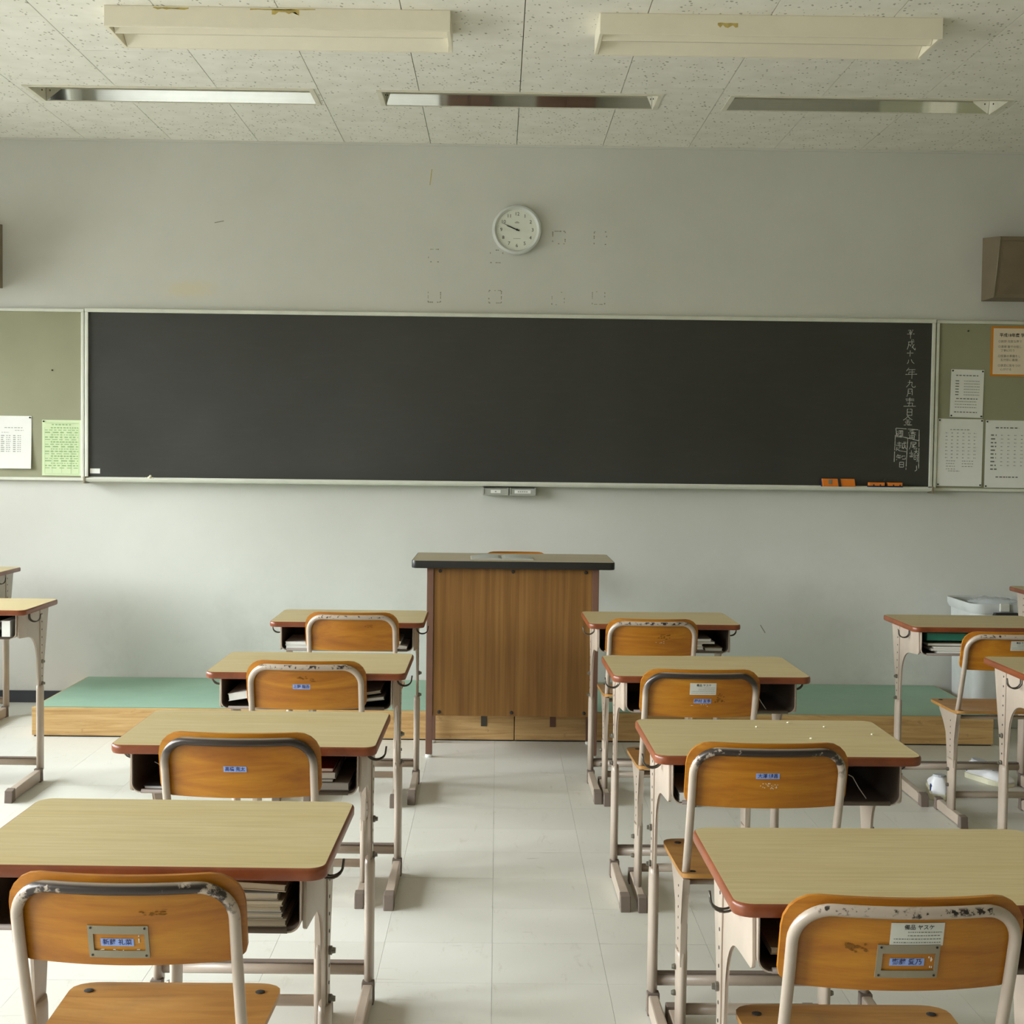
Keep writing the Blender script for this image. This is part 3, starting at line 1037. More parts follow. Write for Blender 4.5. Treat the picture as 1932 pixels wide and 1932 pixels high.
s_ = sheet('notice_sheet', 'white printed notice pinned alone low on the left bulletin board', 'paper', -2.66, -2.476, 1.252, 1.531, M['paper'], 0, ((-1, 1), (1, 1)), .012)
printed(s_, [(-.55, .5, .55, .004, .012), (.05, .55, .45, .003, .01), (-.72, -.3, .37, .003, .01)] + [(-.75, -.55, .25 - .075 * q, .005, .02) for q in range(9)] + [(-.45, -.2, .25 - .075 * q, .004, .008) for q in range(9)] + [(-.05, .1, .25 - .075 * q, .005, .02) for q in range(9)] + [(.2, .4, .25 - .075 * q, .004, .008) for q in range(9)], M['faint_print'])
s_ = sheet('notice_sheet', 'pale green printed timetable sheet against the blackboard frame', 'paper', -2.42, -2.214, 1.217, 1.512, M['green_paper'], 0, ((-1, 1),), .003)
printed(s_, [(-.5, .55, .83, .006, .014)] + [(-.85 if q % 3 else -.55, .85, .72 - .085 * q, .004 if q % 2 else .006, .011 + .008 * (q % 3)) for q in range(18)], M['green_print'])
b = BM()
for zz in (.16, .13, -.0):
    pass
for z_ in (.13, .03, -.02, -.14):
    box(b, -.088, .092, -.0054, -.0052, z_, z_ + .0012)
for x_ in (-.088, -.05, .0, .05, .092):
    box(b, x_, x_ + .001, -.0054, -.0052, -.135, .108)
new_obj('printed_grid', b, M['green_print'], s_[0])
s_ = sheet('notice_sheet', 'small white notice pinned above two larger sheets on right board', 'paper', 2.409, 2.585, 1.585, 1.840, M['paper'], math.radians(1.0), ((-1, 1), (1, 1), (-1, -1), (1, -1)), .004)
printed(s_, [(-.7, .65, .75, .005, .012)] + [(-.72, -.5, .52 - .115 * q, .005, .02) for q in range(6)] + [(-.2, .75, .52 - .115 * q, .003, .006) for q in range(6)] + [(-.65, .65, -.22, .005, .012)] + [(-.72, .6, -.34 - .12 * q, .003, .008) for q in range(3)] + [(-.75, .65, -.78, .005, .01)], M['print'])
s_ = sheet('notice_sheet', 'large faint white table sheet directly right of the blackboard frame', 'paper', 2.346, 2.588, 1.218, 1.577, M['paper'], math.radians(.4), ((-1, 1), (1, 1), (-1, -1), (1, -1)), .003)
printed(s_, [(-.45, .4, .68, .005, .012)] + [(-.65 + .25 * c_, -.55 + .25 * c_, .58 - .105 * q, .0045, .008) for q in range(8) for c_ in range(6)] + [(-.6, -.2, -.25 - .08 * q, .004, .01) for q in range(4)] + [(.1, .6, -.25 - .08 * q, .004, .01) for q in range(3)] + [(-.5, .0, -.55, .004, .01)], M['faint_print'])
s_ = sheet('notice_sheet', 'white printed schedule at the far right, under the orange-edged poster', 'paper', 2.602, 2.84, 1.212, 1.572, M['paper'], math.radians(.2), ((-1, 1), (-1, -1)), .003)
printed(s_, [(-.55, .5, .78, .006, .014)] + [(-.75, -.5, .56 - .112 * q, .007, .018) for q in range(9)] + [(-.3 + .3 * c_, -.2 + .3 * c_, .56 - .112 * q, .003, .007) for q in range(9) for c_ in range(4)] + [(-.75, -.45, -.45, .007, .012), (-.5, .5, -.68, .006, .012)], M['print'])
# orange-edged poster
t = thing('poster', 'cream poster with thick orange border high on the right bulletin board', 'poster', (2.735, PB, 1.939), 0)
b = BM(); box(b, -.116, .116, -.003, -.0005, -.132, .132); new_obj('orange_border', b, M['orange_paper'], t)
b = BM(); box(b, -.104, .104, -.004, -.0031, -.122, .122); new_obj('poster_sheet', b, M['cream_paper'], t)
lettering('平成18年度 学級目標', .0215, M['ink'], t, (-.072, -.0044, .085), bold=.0004, align='LEFT')
for q, (x, z, s) in enumerate(((-.078, .052, '○挨拶 元気な声で'), (-.078, .024, '○清掃 皆で分担し'), (-.065, .004, '丁寧に行う'), (-.078, -.026, '○授業の準備をし'), (-.065, -.046, '五分前に着席'), (-.078, -.076, '○清潔に気をつけ'), (-.065, -.096, '心がける'))):
    lettering(s, .0155, M['print'], t, (x, -.0044, z), align='LEFT')

# erasers and chalk on the tray
TZ = BZ0 - .0135
t = thing('board_eraser', 'orange felt board eraser propped up against the board, strap showing', 'eraser', (1.820, YF - .052, TZ), .04, 'board erasers on the chalk tray')
b = BM()
for x0, x1 in ((-.088, -.004), (.008, .086)):
    bb = [(x0, 0), (x1, 0), (x1 - .008, .05), (x0 - .008, .05)]
    prism(b, [(x, z + .001) for x, z in bb], 'y', -.006, .010, .002)
new_obj('felt_pad', b, M['orange_felt'], t)
b = BM(); box(b, -.095, .082, .0102, .024, .002, .05, .003); new_obj('backing', b, M['blue_felt'], t)
b = BM(); prism(b, [(-.006, .001), (.009, .001), (.001, .051), (-.013, .051)], 'y', -.009, -.0062); new_obj('strap', b, M['black'], t)
b = BM(); box(b, -.062, -.042, -.0068, -.0062, .022, .046); new_obj('label_patch', b, M['holder'], t)
t = thing('board_eraser', 'blue-based orange board eraser lying flat, right end of chalk tray', 'eraser', (2.062, YF - .052, TZ), 0, 'board erasers on the chalk tray')
b = BM(); box(b, -.09, .09, -.022, .022, 0, .016, .003); new_obj('felt_pad', b, M['blue_felt'], t)
b = BM()
for x0, x1 in ((-.088, -.006), (.012, .088)):
    box(b, x0, x1, -.02, .02, .0165, .034, .003)
new_obj('backing', b, M['orange_felt'], t)
b = BM()
for x in (-.065, -.03, .04, .075):
    box(b, x - .004, x + .004, -.0206, -.0201, .0165, .024)
new_obj('stitching', b, M['black'], t)
b = BM(); tube(b, [(-.006, 0, .034), (-.004, 0, .046), (.0, 0, .052), (.006, 0, .044), (.008, 0, .034)], .003, 6, up=(0, 1, 0)); new_obj('strap', b, M['black'], t)
t = thing('chalk_lump', 'lump of pale chalk ends lying near left end of tray', 'chalk', (-1.845, YF - .052, TZ))
b = BM()
for q, (x, z, r) in enumerate(((0, .008, .012), (.018, .006, .009), (-.016, .006, .008), (.006, .018, .008))):
    bmesh.ops.create_icosphere(b, subdivisions=1, radius=r, matrix=Matrix.Translation((x, 0, z + .002)) @ Matrix.Rotation(q * .8, 4, 'Y'))
new_obj('chalk_end', b, M['sole'], t)
b = BM(); tube(b, [(.03, .004, .0055), (.11, .0, .0055)], .005, 8); o = new_obj('chalk_stick', b, M['sole']); o.location = (-1.845, YF - .052, TZ)
tag(o, 'pale chalk stick on the tray right beside the chalk lump', 'chalk')

# ================================================================== CLOCK
t = thing('wall_clock', 'round white wall clock showing ten to ten above the blackboard', 'clock', (.0865, YF, 2.5455))
b = BM()
lathe(b, [(.124, -.002), (.1305, -.010), (.1315, -.022), (.127, -.034), (.118, -.038), (.110, -.033), (.106, -.024)], (0, 0, 0), 'y', 64, cap=False)
auto_smooth(new_obj('rim', b, M['clock_rim'], t))
b = BM(); lathe(b, [(.1075, -.003), (.1075, -.0245)], (0, 0, 0), 'y', 64); new_obj('dial', b, M['clock_face'], t)
for n_ in range(1, 13):
    a = math.radians(90 - 30 * n_)
    o = lettering(str(n_), .026, M['ink'], t, (.083 * math.cos(a), -.0252, .083 * math.sin(a)))
    o.name = 'numeral'
b = BM()
for q in range(60):
    a = math.radians(6 * q)
    c_, s2 = math.cos(a), math.sin(a)
    r1, r2, h_ = .0985, .101 if q % 5 else .102, .0004
    vs = [b.verts.new(p) for p in ((r1 * c_ - h_ * s2, -.0251, r1 * s2 + h_ * c_), (r1 * c_ + h_ * s2, -.0251, r1 * s2 - h_ * c_), (r2 * c_ + h_ * s2, -.0251, r2 * s2 - h_ * c_), (r2 * c_ - h_ * s2, -.0251, r2 * s2 + h_ * c_))]
    b.faces.new(vs)
new_obj('minute_ticks', b, M['print'], t)
b = BM(); box(b, -.012, .012, -.0253, -.0248, .036, .039); box(b, -.007, .007, -.0253, -.0248, .041, .043); new_obj('dial_emblem', b, M['print'], t)
b = BM(); box(b, -.019, .019, -.0253, -.0248, -.047, -.0455); new_obj('dial_line', b, M['print'], t)
for nm, L_, wd, ang, y in (('hour_hand', .058, .0035, 159, -.0285), ('minute_hand', .083, .0022, 156, -.0300)):
    a = math.radians(ang)
    b = BM(); d = Vector((math.cos(a), 0, math.sin(a))); n2 = Vector((-d.z, 0, d.x))
    pts = [d * -.014 + n2 * wd, d * L_ + n2 * wd * .35, d * L_ - n2 * wd * .35, d * -.014 - n2 * wd]
    A = [b.verts.new(p + Vector((0, y, 0))) for p in pts]; B_ = [b.verts.new(p + Vector((0, y - .001, 0))) for p in pts]
    b.faces.new(A); b.faces.new(B_[::-1])
    for k in range(4):
        b.faces.new((A[k], B_[k], B_[(k + 1) % 4], A[(k + 1) % 4]))
    new_obj(nm, b, M['ink'], t)
b = BM(); lathe(b, [(.005, -.0246), (.005, -.033)], (0, 0, 0), 'y', 12); new_obj('hub', b, M['ink'], t)

# ================================================================== SPEAKERS
for s, x, lab in ((1, 2.566, 'brown wedge-fronted loudspeaker box on the front wall, right side'), (-1, -2.632, 'brown loudspeaker box on the front wall, cut off at left')):
    t = thing('wall_speaker', lab, 'speaker', (x, YF, 2.205), 0, 'wall loudspeakers')
    prof = [(-.0, 0), (-.0, .335), (-.262, .305), (-.262, .30), (-.188, 0)]
    b = BM(); prism(b, [(y - .001, z) for y, z in prof], 'x', 0 if s > 0 else -.46, .46 if s > 0 else 0, .003)
    new_obj('cabinet', b, M['speaker'], t)
    # grille panel on the sloping front, framed by a raised lip
    d = Vector((0, -.188 + .262, -.30)).normalized()
    nrm = Vector((0, -.30, -.074)).normalized()
    o0 = Vector((0, -.263, .30))
    x0, x1 = (.02, .44) if s > 0 else (-.44, -.02)
    b = BM()
    q = [o0 + d * .018 + Vector((x0, 0, 0)), o0 + d * .018 + Vector((x1, 0, 0)), o0 + d * .29 + Vector((x1, 0, 0)), o0 + d * .29 + Vector((x0, 0, 0))]
    A = [b.verts.new(p + nrm * .001) for p in q]; B_ = [b.verts.new(p + nrm * .006) for p in q]
    b.faces.new(A); b.faces.new(B_[::-1])
    for k in range(4):
        b.faces.new((A[k], B_[k], B_[(k + 1) % 4], A[(k + 1) % 4]))
    new_obj('grille', b, M['speaker_cloth'], t)
    b = BM(); e0 = o0 + Vector((.003 * s, 0, 0)); tube(b, [e0 + nrm * .001, e0 + d * .306 + nrm * .001], .004, 6); new_obj('edge_lip', b, M['holder'], t)

# ================================================================== PLATFORM
PZ = .143
PY = 6.655
for i, (x0, x1) in enumerate(((-2.19, .091), (.095, 2.375))):
    lab = ['green-topped low wooden platform, left half of the pair under the blackboard', 'green-topped low wooden platform, right half of the pair under the blackboard'][i]
    t = thing('platform', lab, 'platform', ((x0 + x1) / 2, (PY + YF) / 2, 0), 0, 'teaching platform halves')
    h = (x1 - x0) / 2; dy = (YF - .014 - PY) / 2
    b = BM(); box(b, -h, h, -dy, -dy + .02, .006, PZ - .004, .002); new_obj('front_board', b, M['plywood'], t)
    b = BM(); box(b, -h + .002, -h + .02, -dy + .02, dy, .006, PZ - .004); box(b, h - .02, h - .002, -dy + .02, dy, .006, PZ - .004); new_obj('side_boards', b, M['plywood'], t)
    b = BM(); box(b, -h + .003, h - .003, -dy + .0215, dy, PZ - .02, PZ - .003); new_obj('deck', b, M['plywood'], t)
    b = BM(); box(b, -h + .012, h - .012, -dy + .006, dy - .004, PZ - .0038, PZ, .0012); new_obj('vinyl_top', b, M['vinyl'], t)
    b = BM(); box(b, -h + .01, h - .01, -dy + .004, dy, 0, .006); new_obj('plinth', b, M['black'], t)
    hx = -.052 if i == 0 else .275
    cx = (x0 + x1) / 2
    b = BM(); box(b, hx - cx - .014, hx - cx + .014, -dy - .003, -dy - .0005, .070, .128, .001)
    new_obj('latch_plate', b, M['wire'] if i == 0 else M['maroon'], t)

# ================================================================== PODIUM
t = thing('podium', 'tall brown wood-veneer lectern with black-edged top, standing before the platform', 'lectern', (.074, 6.29, 0))
b = BM(); pts = rrect(-.452, .452, -.03, .475, .022, 5)
prism(b, [(x * .993, .2225 + (y - .2225) * .99) for x, y in pts], 'z', .87, .8855); auto_smooth(new_obj('top', b, M['podium_top'], t))
b = BM()
n = len(pts)
secs = [(.993, .99, .8852), (.998, .997, .8856), (1, 1, .882), (1, 1, .858), (.997, .996, .853), (.99, .985, .852)]
rings = [[b.verts.new((x * a_, .2225 + (y - .2225) * c_, z)) for x, y in pts] for a_, c_, z in secs]
for i in range(len(rings) - 1):
    for k in range(n):
        b.faces.new((rings[i][k], rings[i][(k + 1) % n], rings[i + 1][(k + 1) % n], rings[i + 1][k]))
b.faces.new(rings[-1])
auto_smooth(new_obj('edge_band', b, M['blackedge'], t))
for sx_ in (-1, 1):
    for yy, dz in ((0, .0), (.315, .0)):
        x0 = -.384 if sx_ < 0 else .354
        b = BM(); box(b, x0, x0 + .030, yy, yy + .022, .014, .853, .002); lg = new_obj('leg', b, M['maroon'], t)
        b = BM(); lathe(b, [(.014, 0), (.016, .004), (.016, .010), (.010, .0138)], (x0 + .015, yy + .011, 0), 'z', 16); new_obj('glide', b, M['white_plastic'], lg)
b = BM(); box(b, -.3535, .3535, .004, .018, .188, .852, .001); new_obj('front_panel', b, M['veneer'], t)
for s in (-1, 1):
    b = BM(); box(b, s * .372 - .006, s * .372 + .006, .0225, .3145, .188, .852); new_obj('side_panel', b, M['veneer'], t)
b = BM(); box(b, -.3655, .3655, .023, .314, .20, .215); new_obj('shelf', b, M['veneer'], t)
for x in (-.325, .0, .325):
    for z in (.838, .205):
        b = BM(); lathe(b, [(.008, .0038), (.008, .001), (.005, -.001)], (x, 0, z), 'y', 12); new_obj('bolt', b, M['hole'], t)
# papers on the podium
t = thing('booklet', 'open white booklet lying flat on the lectern top', 'booklet', (.022, 6.47, .8858), .03)
b = BM()
for s in (-1, 1):
    pts = []
    N = 8
    up = [(s * .138 * k / N, .003 + .007 * math.sin(math.pi * (k / N) ** .7)) for k in range(N + 1)]
    lo = [(s * .138 * k / N, .0) for k in range(N, -1, -1)]
    prism(b, (up + lo), 'y', -.10, .10)
new_obj('pages', b, M['drawer'], t)
b = BM(); box(b, -.142, .142, -.103, .103, -.0002, .0008); new_obj('cover', b, M['sticker'], t)

# ================================================================== DESKS
TOPZ = .70


def make_desk(label, loc, rz=0.0):
    t = thing('school_desk', label, 'desk', loc, rz, 'school desks')
    hw, dp = .3025, .44
    # top
    pts = rrect(-hw, hw, 0, dp, .032, 6)
    inn = rrect(-hw + .004, hw - .004, .004, dp - .004, .028, 6)
    b = BM(); prism(b, inn, 'z', TOPZ - .012, TOPZ); auto_smooth(new_obj('desk_top', b, M['laminate'], t))
    b = BM()
    secs = [(inn, TOPZ - .0002), (rrect(-hw + .0015, hw - .0015, .0015, dp - .0015, .031, 6), TOPZ - .0012), (pts, TOPZ - .005), (pts, TOPZ - .016), (rrect(-hw + .002, hw - .002, .002, dp - .002, .030, 6), TOPZ - .0205), (inn, TOPZ - .021)]
    rings = [[b.verts.new((x, y, z)) for x, y in pp] for pp, z in secs]
    n = len(pts)
    for i in range(len(rings) - 1):
        for k in range(n):
            b.faces.new((rings[i][k], rings[i][(k + 1) % n], rings[i + 1][(k + 1) % n], rings[i + 1][k]))
    b.faces.new(rings[-1])
    auto_smooth(new_obj('edge_band', b, M['edge'], t), 50)
    zt = TOPZ - .021
    # side panels with their gusset shape
    arc = []
    for k in range(9):
        a = math.radians(90 - 90 * k / 8)
        arc.append((.165 + .105 * math.cos(a), .468 + .107 * math.sin(a)))
    prof = [(.05, zt), (.042, .60), (.046, .588), (.056, .583), (.13, .578)] + arc + [(.278, .40), (.284, .335), (.338, .335), (.352, .44), (.385, .56), (.415, zt)]
    for s in (-1, 1):
        b = BM(); prism(b, prof, 'x', s * .2655, s * .2595, .0012)
        auto_smooth(new_obj('side_panel', b, M['enamel'], t))
        # adjusting channel with holes and bolts
        b = BM(); box(b, min(s * .2655, s * .2685), max(s * .2655, s * .2685), .298, .333, .345, zt - .004, .001)
        ch = new_obj('height_channel', b, M['enamel'], t)
        b = BM()
        for k in range(9):
            z = .395 + k * .032
            lathe(b, [(.0035, s * .2687), (.0035, s * .2693)], (0, .3155, z), 'x', 8)
        new_obj('holes', b, M['hole'], ch)
        for z in (.455, .365):
            b = BM(); lathe(b, [(.0085, s * .2687), (.0085, s * .274), (.006, s * .275), (.005, s * .2805)], (0, .3155, z), 'x', 10)
            new_obj('bolt', b, M['bolt'], ch)
        # leg: oval post on a floor bar with rubber ends
        b = BM()
        P = [(s * .262, .311, .36), (s * .262, .311, .345), (s * .262, .311, .30), (s * .262, .311, .20), (s * .262, .311, .044)]
        tube(b, P, [.027, .0305, .031, .030, .030], 12, sx=.42, up=(0, 1, 0))
        prism(b, [(-.045, .004), (.29, .004), (.292, .038), (.275, .05), (.0, .046), (-.045, .042)], 'x', s * .262 - .0125, s * .262 + .0125, .004)
        lg = new_obj('leg', b, M['enamel'], t)
        for y0, y1 in ((-.072, -.03), (.272, .305)):
            b = BM(); prism(b, [(y0, 0), (y1, 0), (y1 - .003, .051 if y0 < 0 else .054), (y0 + .006, .046 if y0 < 0 else .054)], 'x', s * .262 - .0155, s * .262 + .0155, .003)
            new_obj('foot_cap', b, M['rubber'], lg)
        # bag hook: double wire bent outwards and up
        b = BM(); dirx = s
        hk = .165
        for dyy in (-.007, .007):
            pts_ = [(.266, zt - .001), (.267, zt - .012)] + [(.289 - .022 * math.cos(math.radians(q)), zt - .022 - .020 * math.sin(math.radians(q))) for q in range(0, 181, 18)] + [(.3125, zt - .010)]
            nn = len(pts_)
            tube(b, [(dirx * px_, hk + dyy * (1 if q_ < nn - 4 else (nn - 1 - q_) / 4 + .05), pz_) for q_, (px_, pz_) in enumerate(pts_)], .0022, 6)
        new_obj('bag_hook', b, M['wire'], t)
    # book tray
    def u_path(r, x, zb):
        o_ = [(-x, zt)]
        for k in range(7):
            a = math.radians(180 + 90 * k / 6); o_.append((-x + r + r * math.cos(a), zb + r + r * math.sin(a)))
        for k in range(7):
            a = math.radians(270 + 90 * k / 6); o_.append((x - r + r * math.cos(a), zb + r + r * math.sin(a)))
        o_.append((x, zt))
        return o_
    out_, in_ = u_path(.022, .2592, .584), u_path(.020, .2568, .5865)
    b = BM(); prism(b, out_ + in_[::-1], 'y', .032, .40); auto_smooth(new_obj('book_tray', b, M['enamel'], t))
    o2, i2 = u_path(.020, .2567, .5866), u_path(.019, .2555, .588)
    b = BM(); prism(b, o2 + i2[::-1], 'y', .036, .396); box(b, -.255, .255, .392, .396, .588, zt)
    auto_smooth(new_obj('tray_lining', b, M['dark'], t))  # separate, darker sheet inside the tray
    b = BM(); tube(b, [(-.236, .034, .5875), (.236, .034, .5875)], .005, 8); new_obj('tray_lip', b, M['rubber'], t)
    # crossbar
    b = BM(); tube(b, [(-.251, .311, .078), (.251, .311, .078)], .0155, 14); cb = new_obj('crossbar', b, M['enamel'], t)
    b = BM(); box(b, -.25, .25, .300, .322, .0935, .0965, .001); new_obj('crossbar_strip', b, M['rubber'], cb)  # thin darker strip along the top of the crossbar
    return t


def place_desk(proto_, label, x, y, rz=0.0, lift=0.0):
    d = dup(proto_, (x, y, 0), rz, label)
    if lift:
        for ch in d.children:
            base = ch.name.split('.')[0]
            if base in ('leg', 'crossbar'):
                continue
            ch.location.z += lift
        for ch in d.children:
            if ch.name.split('.')[0] == 'leg':
                ch.scale.z = 1.0
    return d


D = {}
D['L4'] = make_desk('school desk in the left column nearest the viewer, dark book stack inside', (-.5715, 2.250, 0), -.012)
D['L3'] = dup(D['L4'], (-.5705, 3.178, 0), -.004, 'school desk in the left column, second from the viewer, with a red book inside')
D['L2'] = dup(D['L4'], (-.573, 4.238, 0), .0, 'school desk in the left column, third from the viewer, white books slanting inside')
D['L1'] = dup(D['L4'], (-.583, 5.50, 0), .008, 'school desk in the left column, farthest from the viewer, just left of the lectern')
D['R4'] = dup(D['L4'], (.664, 2.090, 0), .012, 'school desk in the middle column nearest the viewer, right edge cut off')
D['R3'] = dup(D['L4'], (.661, 3.125, 0), .012, 'school desk with pale crumbs scattered on its top')
D['R2'] = dup(D['L4'], (.659, 4.247, 0), .014, 'school desk in the middle column, third from the viewer, with empty book tray')
D['R1'] = dup(D['L4'], (.668, 5.545, 0), .015, 'school desk in the middle column, farthest from the viewer, just right of the lectern')
D['RR1'] = dup(D['L4'], (1.952, 5.553, 0), .012, 'school desk holding a green file, in front of the grey bin')
D['RR2'] = dup(D['L4'], (1.947, 4.31, 0), .0, 'school desk cut by the right picture edge, behind which the white shoes lie')
D['LL1'] = place_desk(D['L4'], 'school desk at left picture edge, crammed with books, clear of the wall', -2.128, 5.47, 0, .036)
D['LL0'] = place_desk(D['L4'], 'school desk pushed into the left corner, close to the front wall', -2.745, 6.85, 0, .05)
D['RR0'] = place_desk(D['L4'], 'school desk in the right corner beside the bin, only one corner showing', 2.79, 6.40, 0, .05)
# raised desks: stretch the telescopic post
for k in ('LL1', 'LL0', 'RR0'):
    lift = .036 if k == 'LL1' else .05
    for ch in D[k].children:
        if ch.name.split('.')[0] == 'leg':
            me = ch.data.copy(); ch.data = me
            for v_ in me.vertices:
                if v_.co.z > .19: v_.co.z += lift
        if ch.name.split('.')[0] == 'bag_hook':
            pass

# ================================================================== CHAIRS
def yb(x, z):
    """rear surface line of the curved back: bulges towards the viewer in the middle, leans forward low down"""
    return -.030 * (1 - min(1, (x / .172) ** 2)) + .10 * max(0, (.72 - z) / .32) ** 1.25


def make_chair(label, loc, rz, wear):
    t = thing('school_chair', label, 'chair', loc, rz, 'school chairs')
    # back tube: up one side, across, down the other
    R_ = .055; X_, Zt = .165, .715
    path = []
    side = []
    for k in range(9):
        z = .395 + (Zt - R_ - .395) * k / 8
        side.append((-X_ - .004 * 0, z))
    arc = [(-X_ + R_ - R_ * math.cos(math.radians(q)), Zt - R_ + R_ * math.sin(math.radians(q))) for q in range(10, 91, 10)]
    top = [(-X_ + R_ + (2 * (X_ - R_)) * k / 12, Zt) for k in range(1, 12)]
    line = side + arc + top
    line = line + [(-x, z) for x, z in (side + arc)[::-1]]
    path = [(x, yb(x, z), z) for x, z in line]
    b = BM(); tube(b, path, .0092, 14)
    fr = new_obj('back_frame', b, M['enamel_worn'], t)
    fr.color = (*wear, 0, 1)
    # plywood back panel, in front of the tube
    N, K = 28, 8
    z0, z1, hx = .584, .732, .180
    outl = rrect(-hx, hx, z0, z1, .05, 8, (.026, .026, .052, .052))
    b = BM()
    th = .009
    # grid clipped to the rounded outline by mapping rows
    def halfw(z):
        if z > z1 - .052:
            d = z - (z1 - .052); return hx - .052 + math.sqrt(max(0, .052 ** 2 - d * d))
        if z < z0 + .026:
            d = (z0 + .026) - z; return hx - .026 + math.sqrt(max(0, .026 ** 2 - d * d))
        return hx
    zs = [z0 + .026 * (1 - math.cos(math.radians(q))) for q in (0, 30, 60, 90)] + [z0 + .026 + (z1 - .052 - z0 - .026) * k / 5 for k in range(1, 6)] + [z1 - .052 + .052 * math.sin(math.radians(q)) for q in (18, 36, 54, 72, 90)]
    def fz(x, z):
        # edges rise towards the ends a touch, as on moulded ply
        return z
    for off in (0, 1):
        pass
    F = []
    for z in zs:
        w_ = halfw(z)
        F.append([(-w_ + 2 * w_ * i / N, z) for i in range(N + 1)])
    rear = [[b.verts.new((x, yb(x, z) + .0100, z)) for x, z in row] for row in F]
    front = [[b.verts.new((x, yb(x, z) + .0100 + th, z)) for x, z in row] for row in F]
    for j in range(len(F) - 1):
        for i in range(N):
            b.faces.new((rear[j][i], rear[j][i + 1], rear[j + 1][i + 1], rear[j + 1][i]))
            b.faces.new((front[j][i], front[j + 1][i], front[j + 1][i + 1], front[j][i + 1]))
    for j in range(len(F) - 1):
        b.faces.new((rear[j][0], rear[j + 1][0], front[j + 1][0], front[j][0]))
        b.faces.new((rear[j][N], front[j][N], front[j + 1][N], rear[j + 1][N]))
    for i in range(N):
        b.faces.new((rear[0][i], front[0][i], front[0][i + 1], rear[0][i + 1]))
        b.faces.new((rear[-1][i], rear[-1][i + 1], front[-1][i + 1], front[-1][i]))
    auto_smooth(new_obj('back_panel', b, M['back'], t), 50)
    # seat: dished plywood
    b = BM()
    nx_, ny_ = 14, 12
    y0, y1 = .055, .386
    def sw(y):
        u = (y - y0) / (y1 - y0)
        w_ = .176 + .010 * u
        r1 = .05
        if y > y1 - r1:
            d = y - (y1 - r1); w_ = w_ - r1 + math.sqrt(max(0, r1 * r1 - d * d))
        r2 = .02
        if y < y0 + r2:
            d = y0 + r2 - y; w_ = w_ - r2 + math.sqrt(max(0, r2 * r2 - d * d))
        return w_
    def sz(x, y):
        u = (y - y0) / (y1 - y0)
        return .420 - .008 * math.sin(math.pi * min(1, u * 1.1)) * (1 - (x / .19) ** 2) - .004 * max(0, (u - .85) / .15) ** 2 + .006 * max(0, (.15 - u) / .15)
    ysl = [y0, y0 + .006, y0 + .014] + [y0 + .02 + (y1 - .05 - y0 - .02) * k / 7 for k in range(0, 8)] + [y1 - .05 + .05 * math.sin(math.radians(q)) for q in (20, 40, 60, 75, 90)]
    up, lo = [], []
    for y in ysl:
        w_ = sw(y)
        up.append([b.verts.new((-w_ + 2 * w_ * i / nx_, y, sz(-w_ + 2 * w_ * i / nx_, y))) for i in range(nx_ + 1)])
        lo.append([b.verts.new((v_.co.x, v_.co.y, v_.co.z - .010)) for v_ in up[-1]])
    for j in range(len(ysl) - 1):
        for i in range(nx_):
            b.faces.new((up[j][i], up[j][i + 1], up[j + 1][i + 1], up[j + 1][i]))
            b.faces.new((lo[j][i], lo[j + 1][i], lo[j + 1][i + 1], lo[j][i + 1]))
        b.faces.new((up[j][0], up[j + 1][0], lo[j + 1][0], lo[j][0]))
        b.faces.new((up[j][nx_], lo[j][nx_], lo[j + 1][nx_], up[j + 1][nx_]))
    for i in range(nx_):
        b.faces.new((up[0][i], lo[0][i], lo[0][i + 1], up[0][i + 1]))
        b.faces.new((up[-1][i], up[-1][i + 1], lo[-1][i + 1], lo[-1][i]))
    st = auto_smooth(new_obj('seat', b, M['seat'], t), 50)
    for s in (-1, 1):
        for y in (.335, .095):
            b = BM(); lathe(b, [(.0085, 0), (.0085, .0012), (.004, .0022)], (s * .150, y, sz(.15, y) + .0002), 'z', 12); new_obj('seat_bolt', b, M['hole'], st)
    # legs
    prof = [(.068, .4095), (.285, .4095), (.272, .392), (.225, .362), (.192, .325), (.178, .27), (.174, .20), (.100, .20), (.098, .30), (.086, .37)]
    for s in (-1, 1):
        b = BM(); prism(b, prof, 'x', s * .166 - .008, s * .166 + .008, .003)
        br = auto_smooth(new_obj('leg_bracket', b, M['enamel'], t))
        b = BM()
        for k in range(7):
            lathe(b, [(.003, s * .1742), (.003, s * .1748)], (0, .140 - .001 * k, .375 - k * .024), 'x', 8)
        new_obj('holes', b, M['hole'], br)
        b = BM()
        P = [(s * .166, .136, .232), (s * .166, .136, .215), (s * .166, .135, .17), (s * .166, .133, .04)]
        tube(b, P, [.0385, .040, .038, .0365], 12, sx=.33, up=(0, 1, 0))
        prism(b, [(.0, .004), (.275, .004), (.276, .034), (.25, .044), (.0, .040)], 'x', s * .166 - .011, s * .166 + .011, .003)
        lg = new_obj('leg', b, M['enamel'], t)
        for ya, yb_ in ((-.022, .018), (.262, .296)):
            b = BM(); prism(b, [(ya, 0), (yb_, 0), (yb_ - .003, .046), (ya + .006, .044)], 'x', s * .166 - .014, s * .166 + .014, .003)
            new_obj('foot_cap', b, M['rubber'], lg)
        for z in (.19, .13):
            b = BM(); lathe(b, [(.007, s * .178), (.007, s * .183), (.005, s * .188)], (0, .135, z), 'x', 8); new_obj('bolt', b, M['bolt'], lg)
    b = BM(); tube(b, [(-.156, .135, .092), (.156, .135, .092)], .013, 12); new_obj('crossbar', b, M['enamel'], t)
    for y in (.11, .235):
        b = BM(); tube(b, [(-.158, y, .394), (.158, y, .394)], .0075, 8); new_obj('seat_rail', b, M['enamel'], t)
    return t


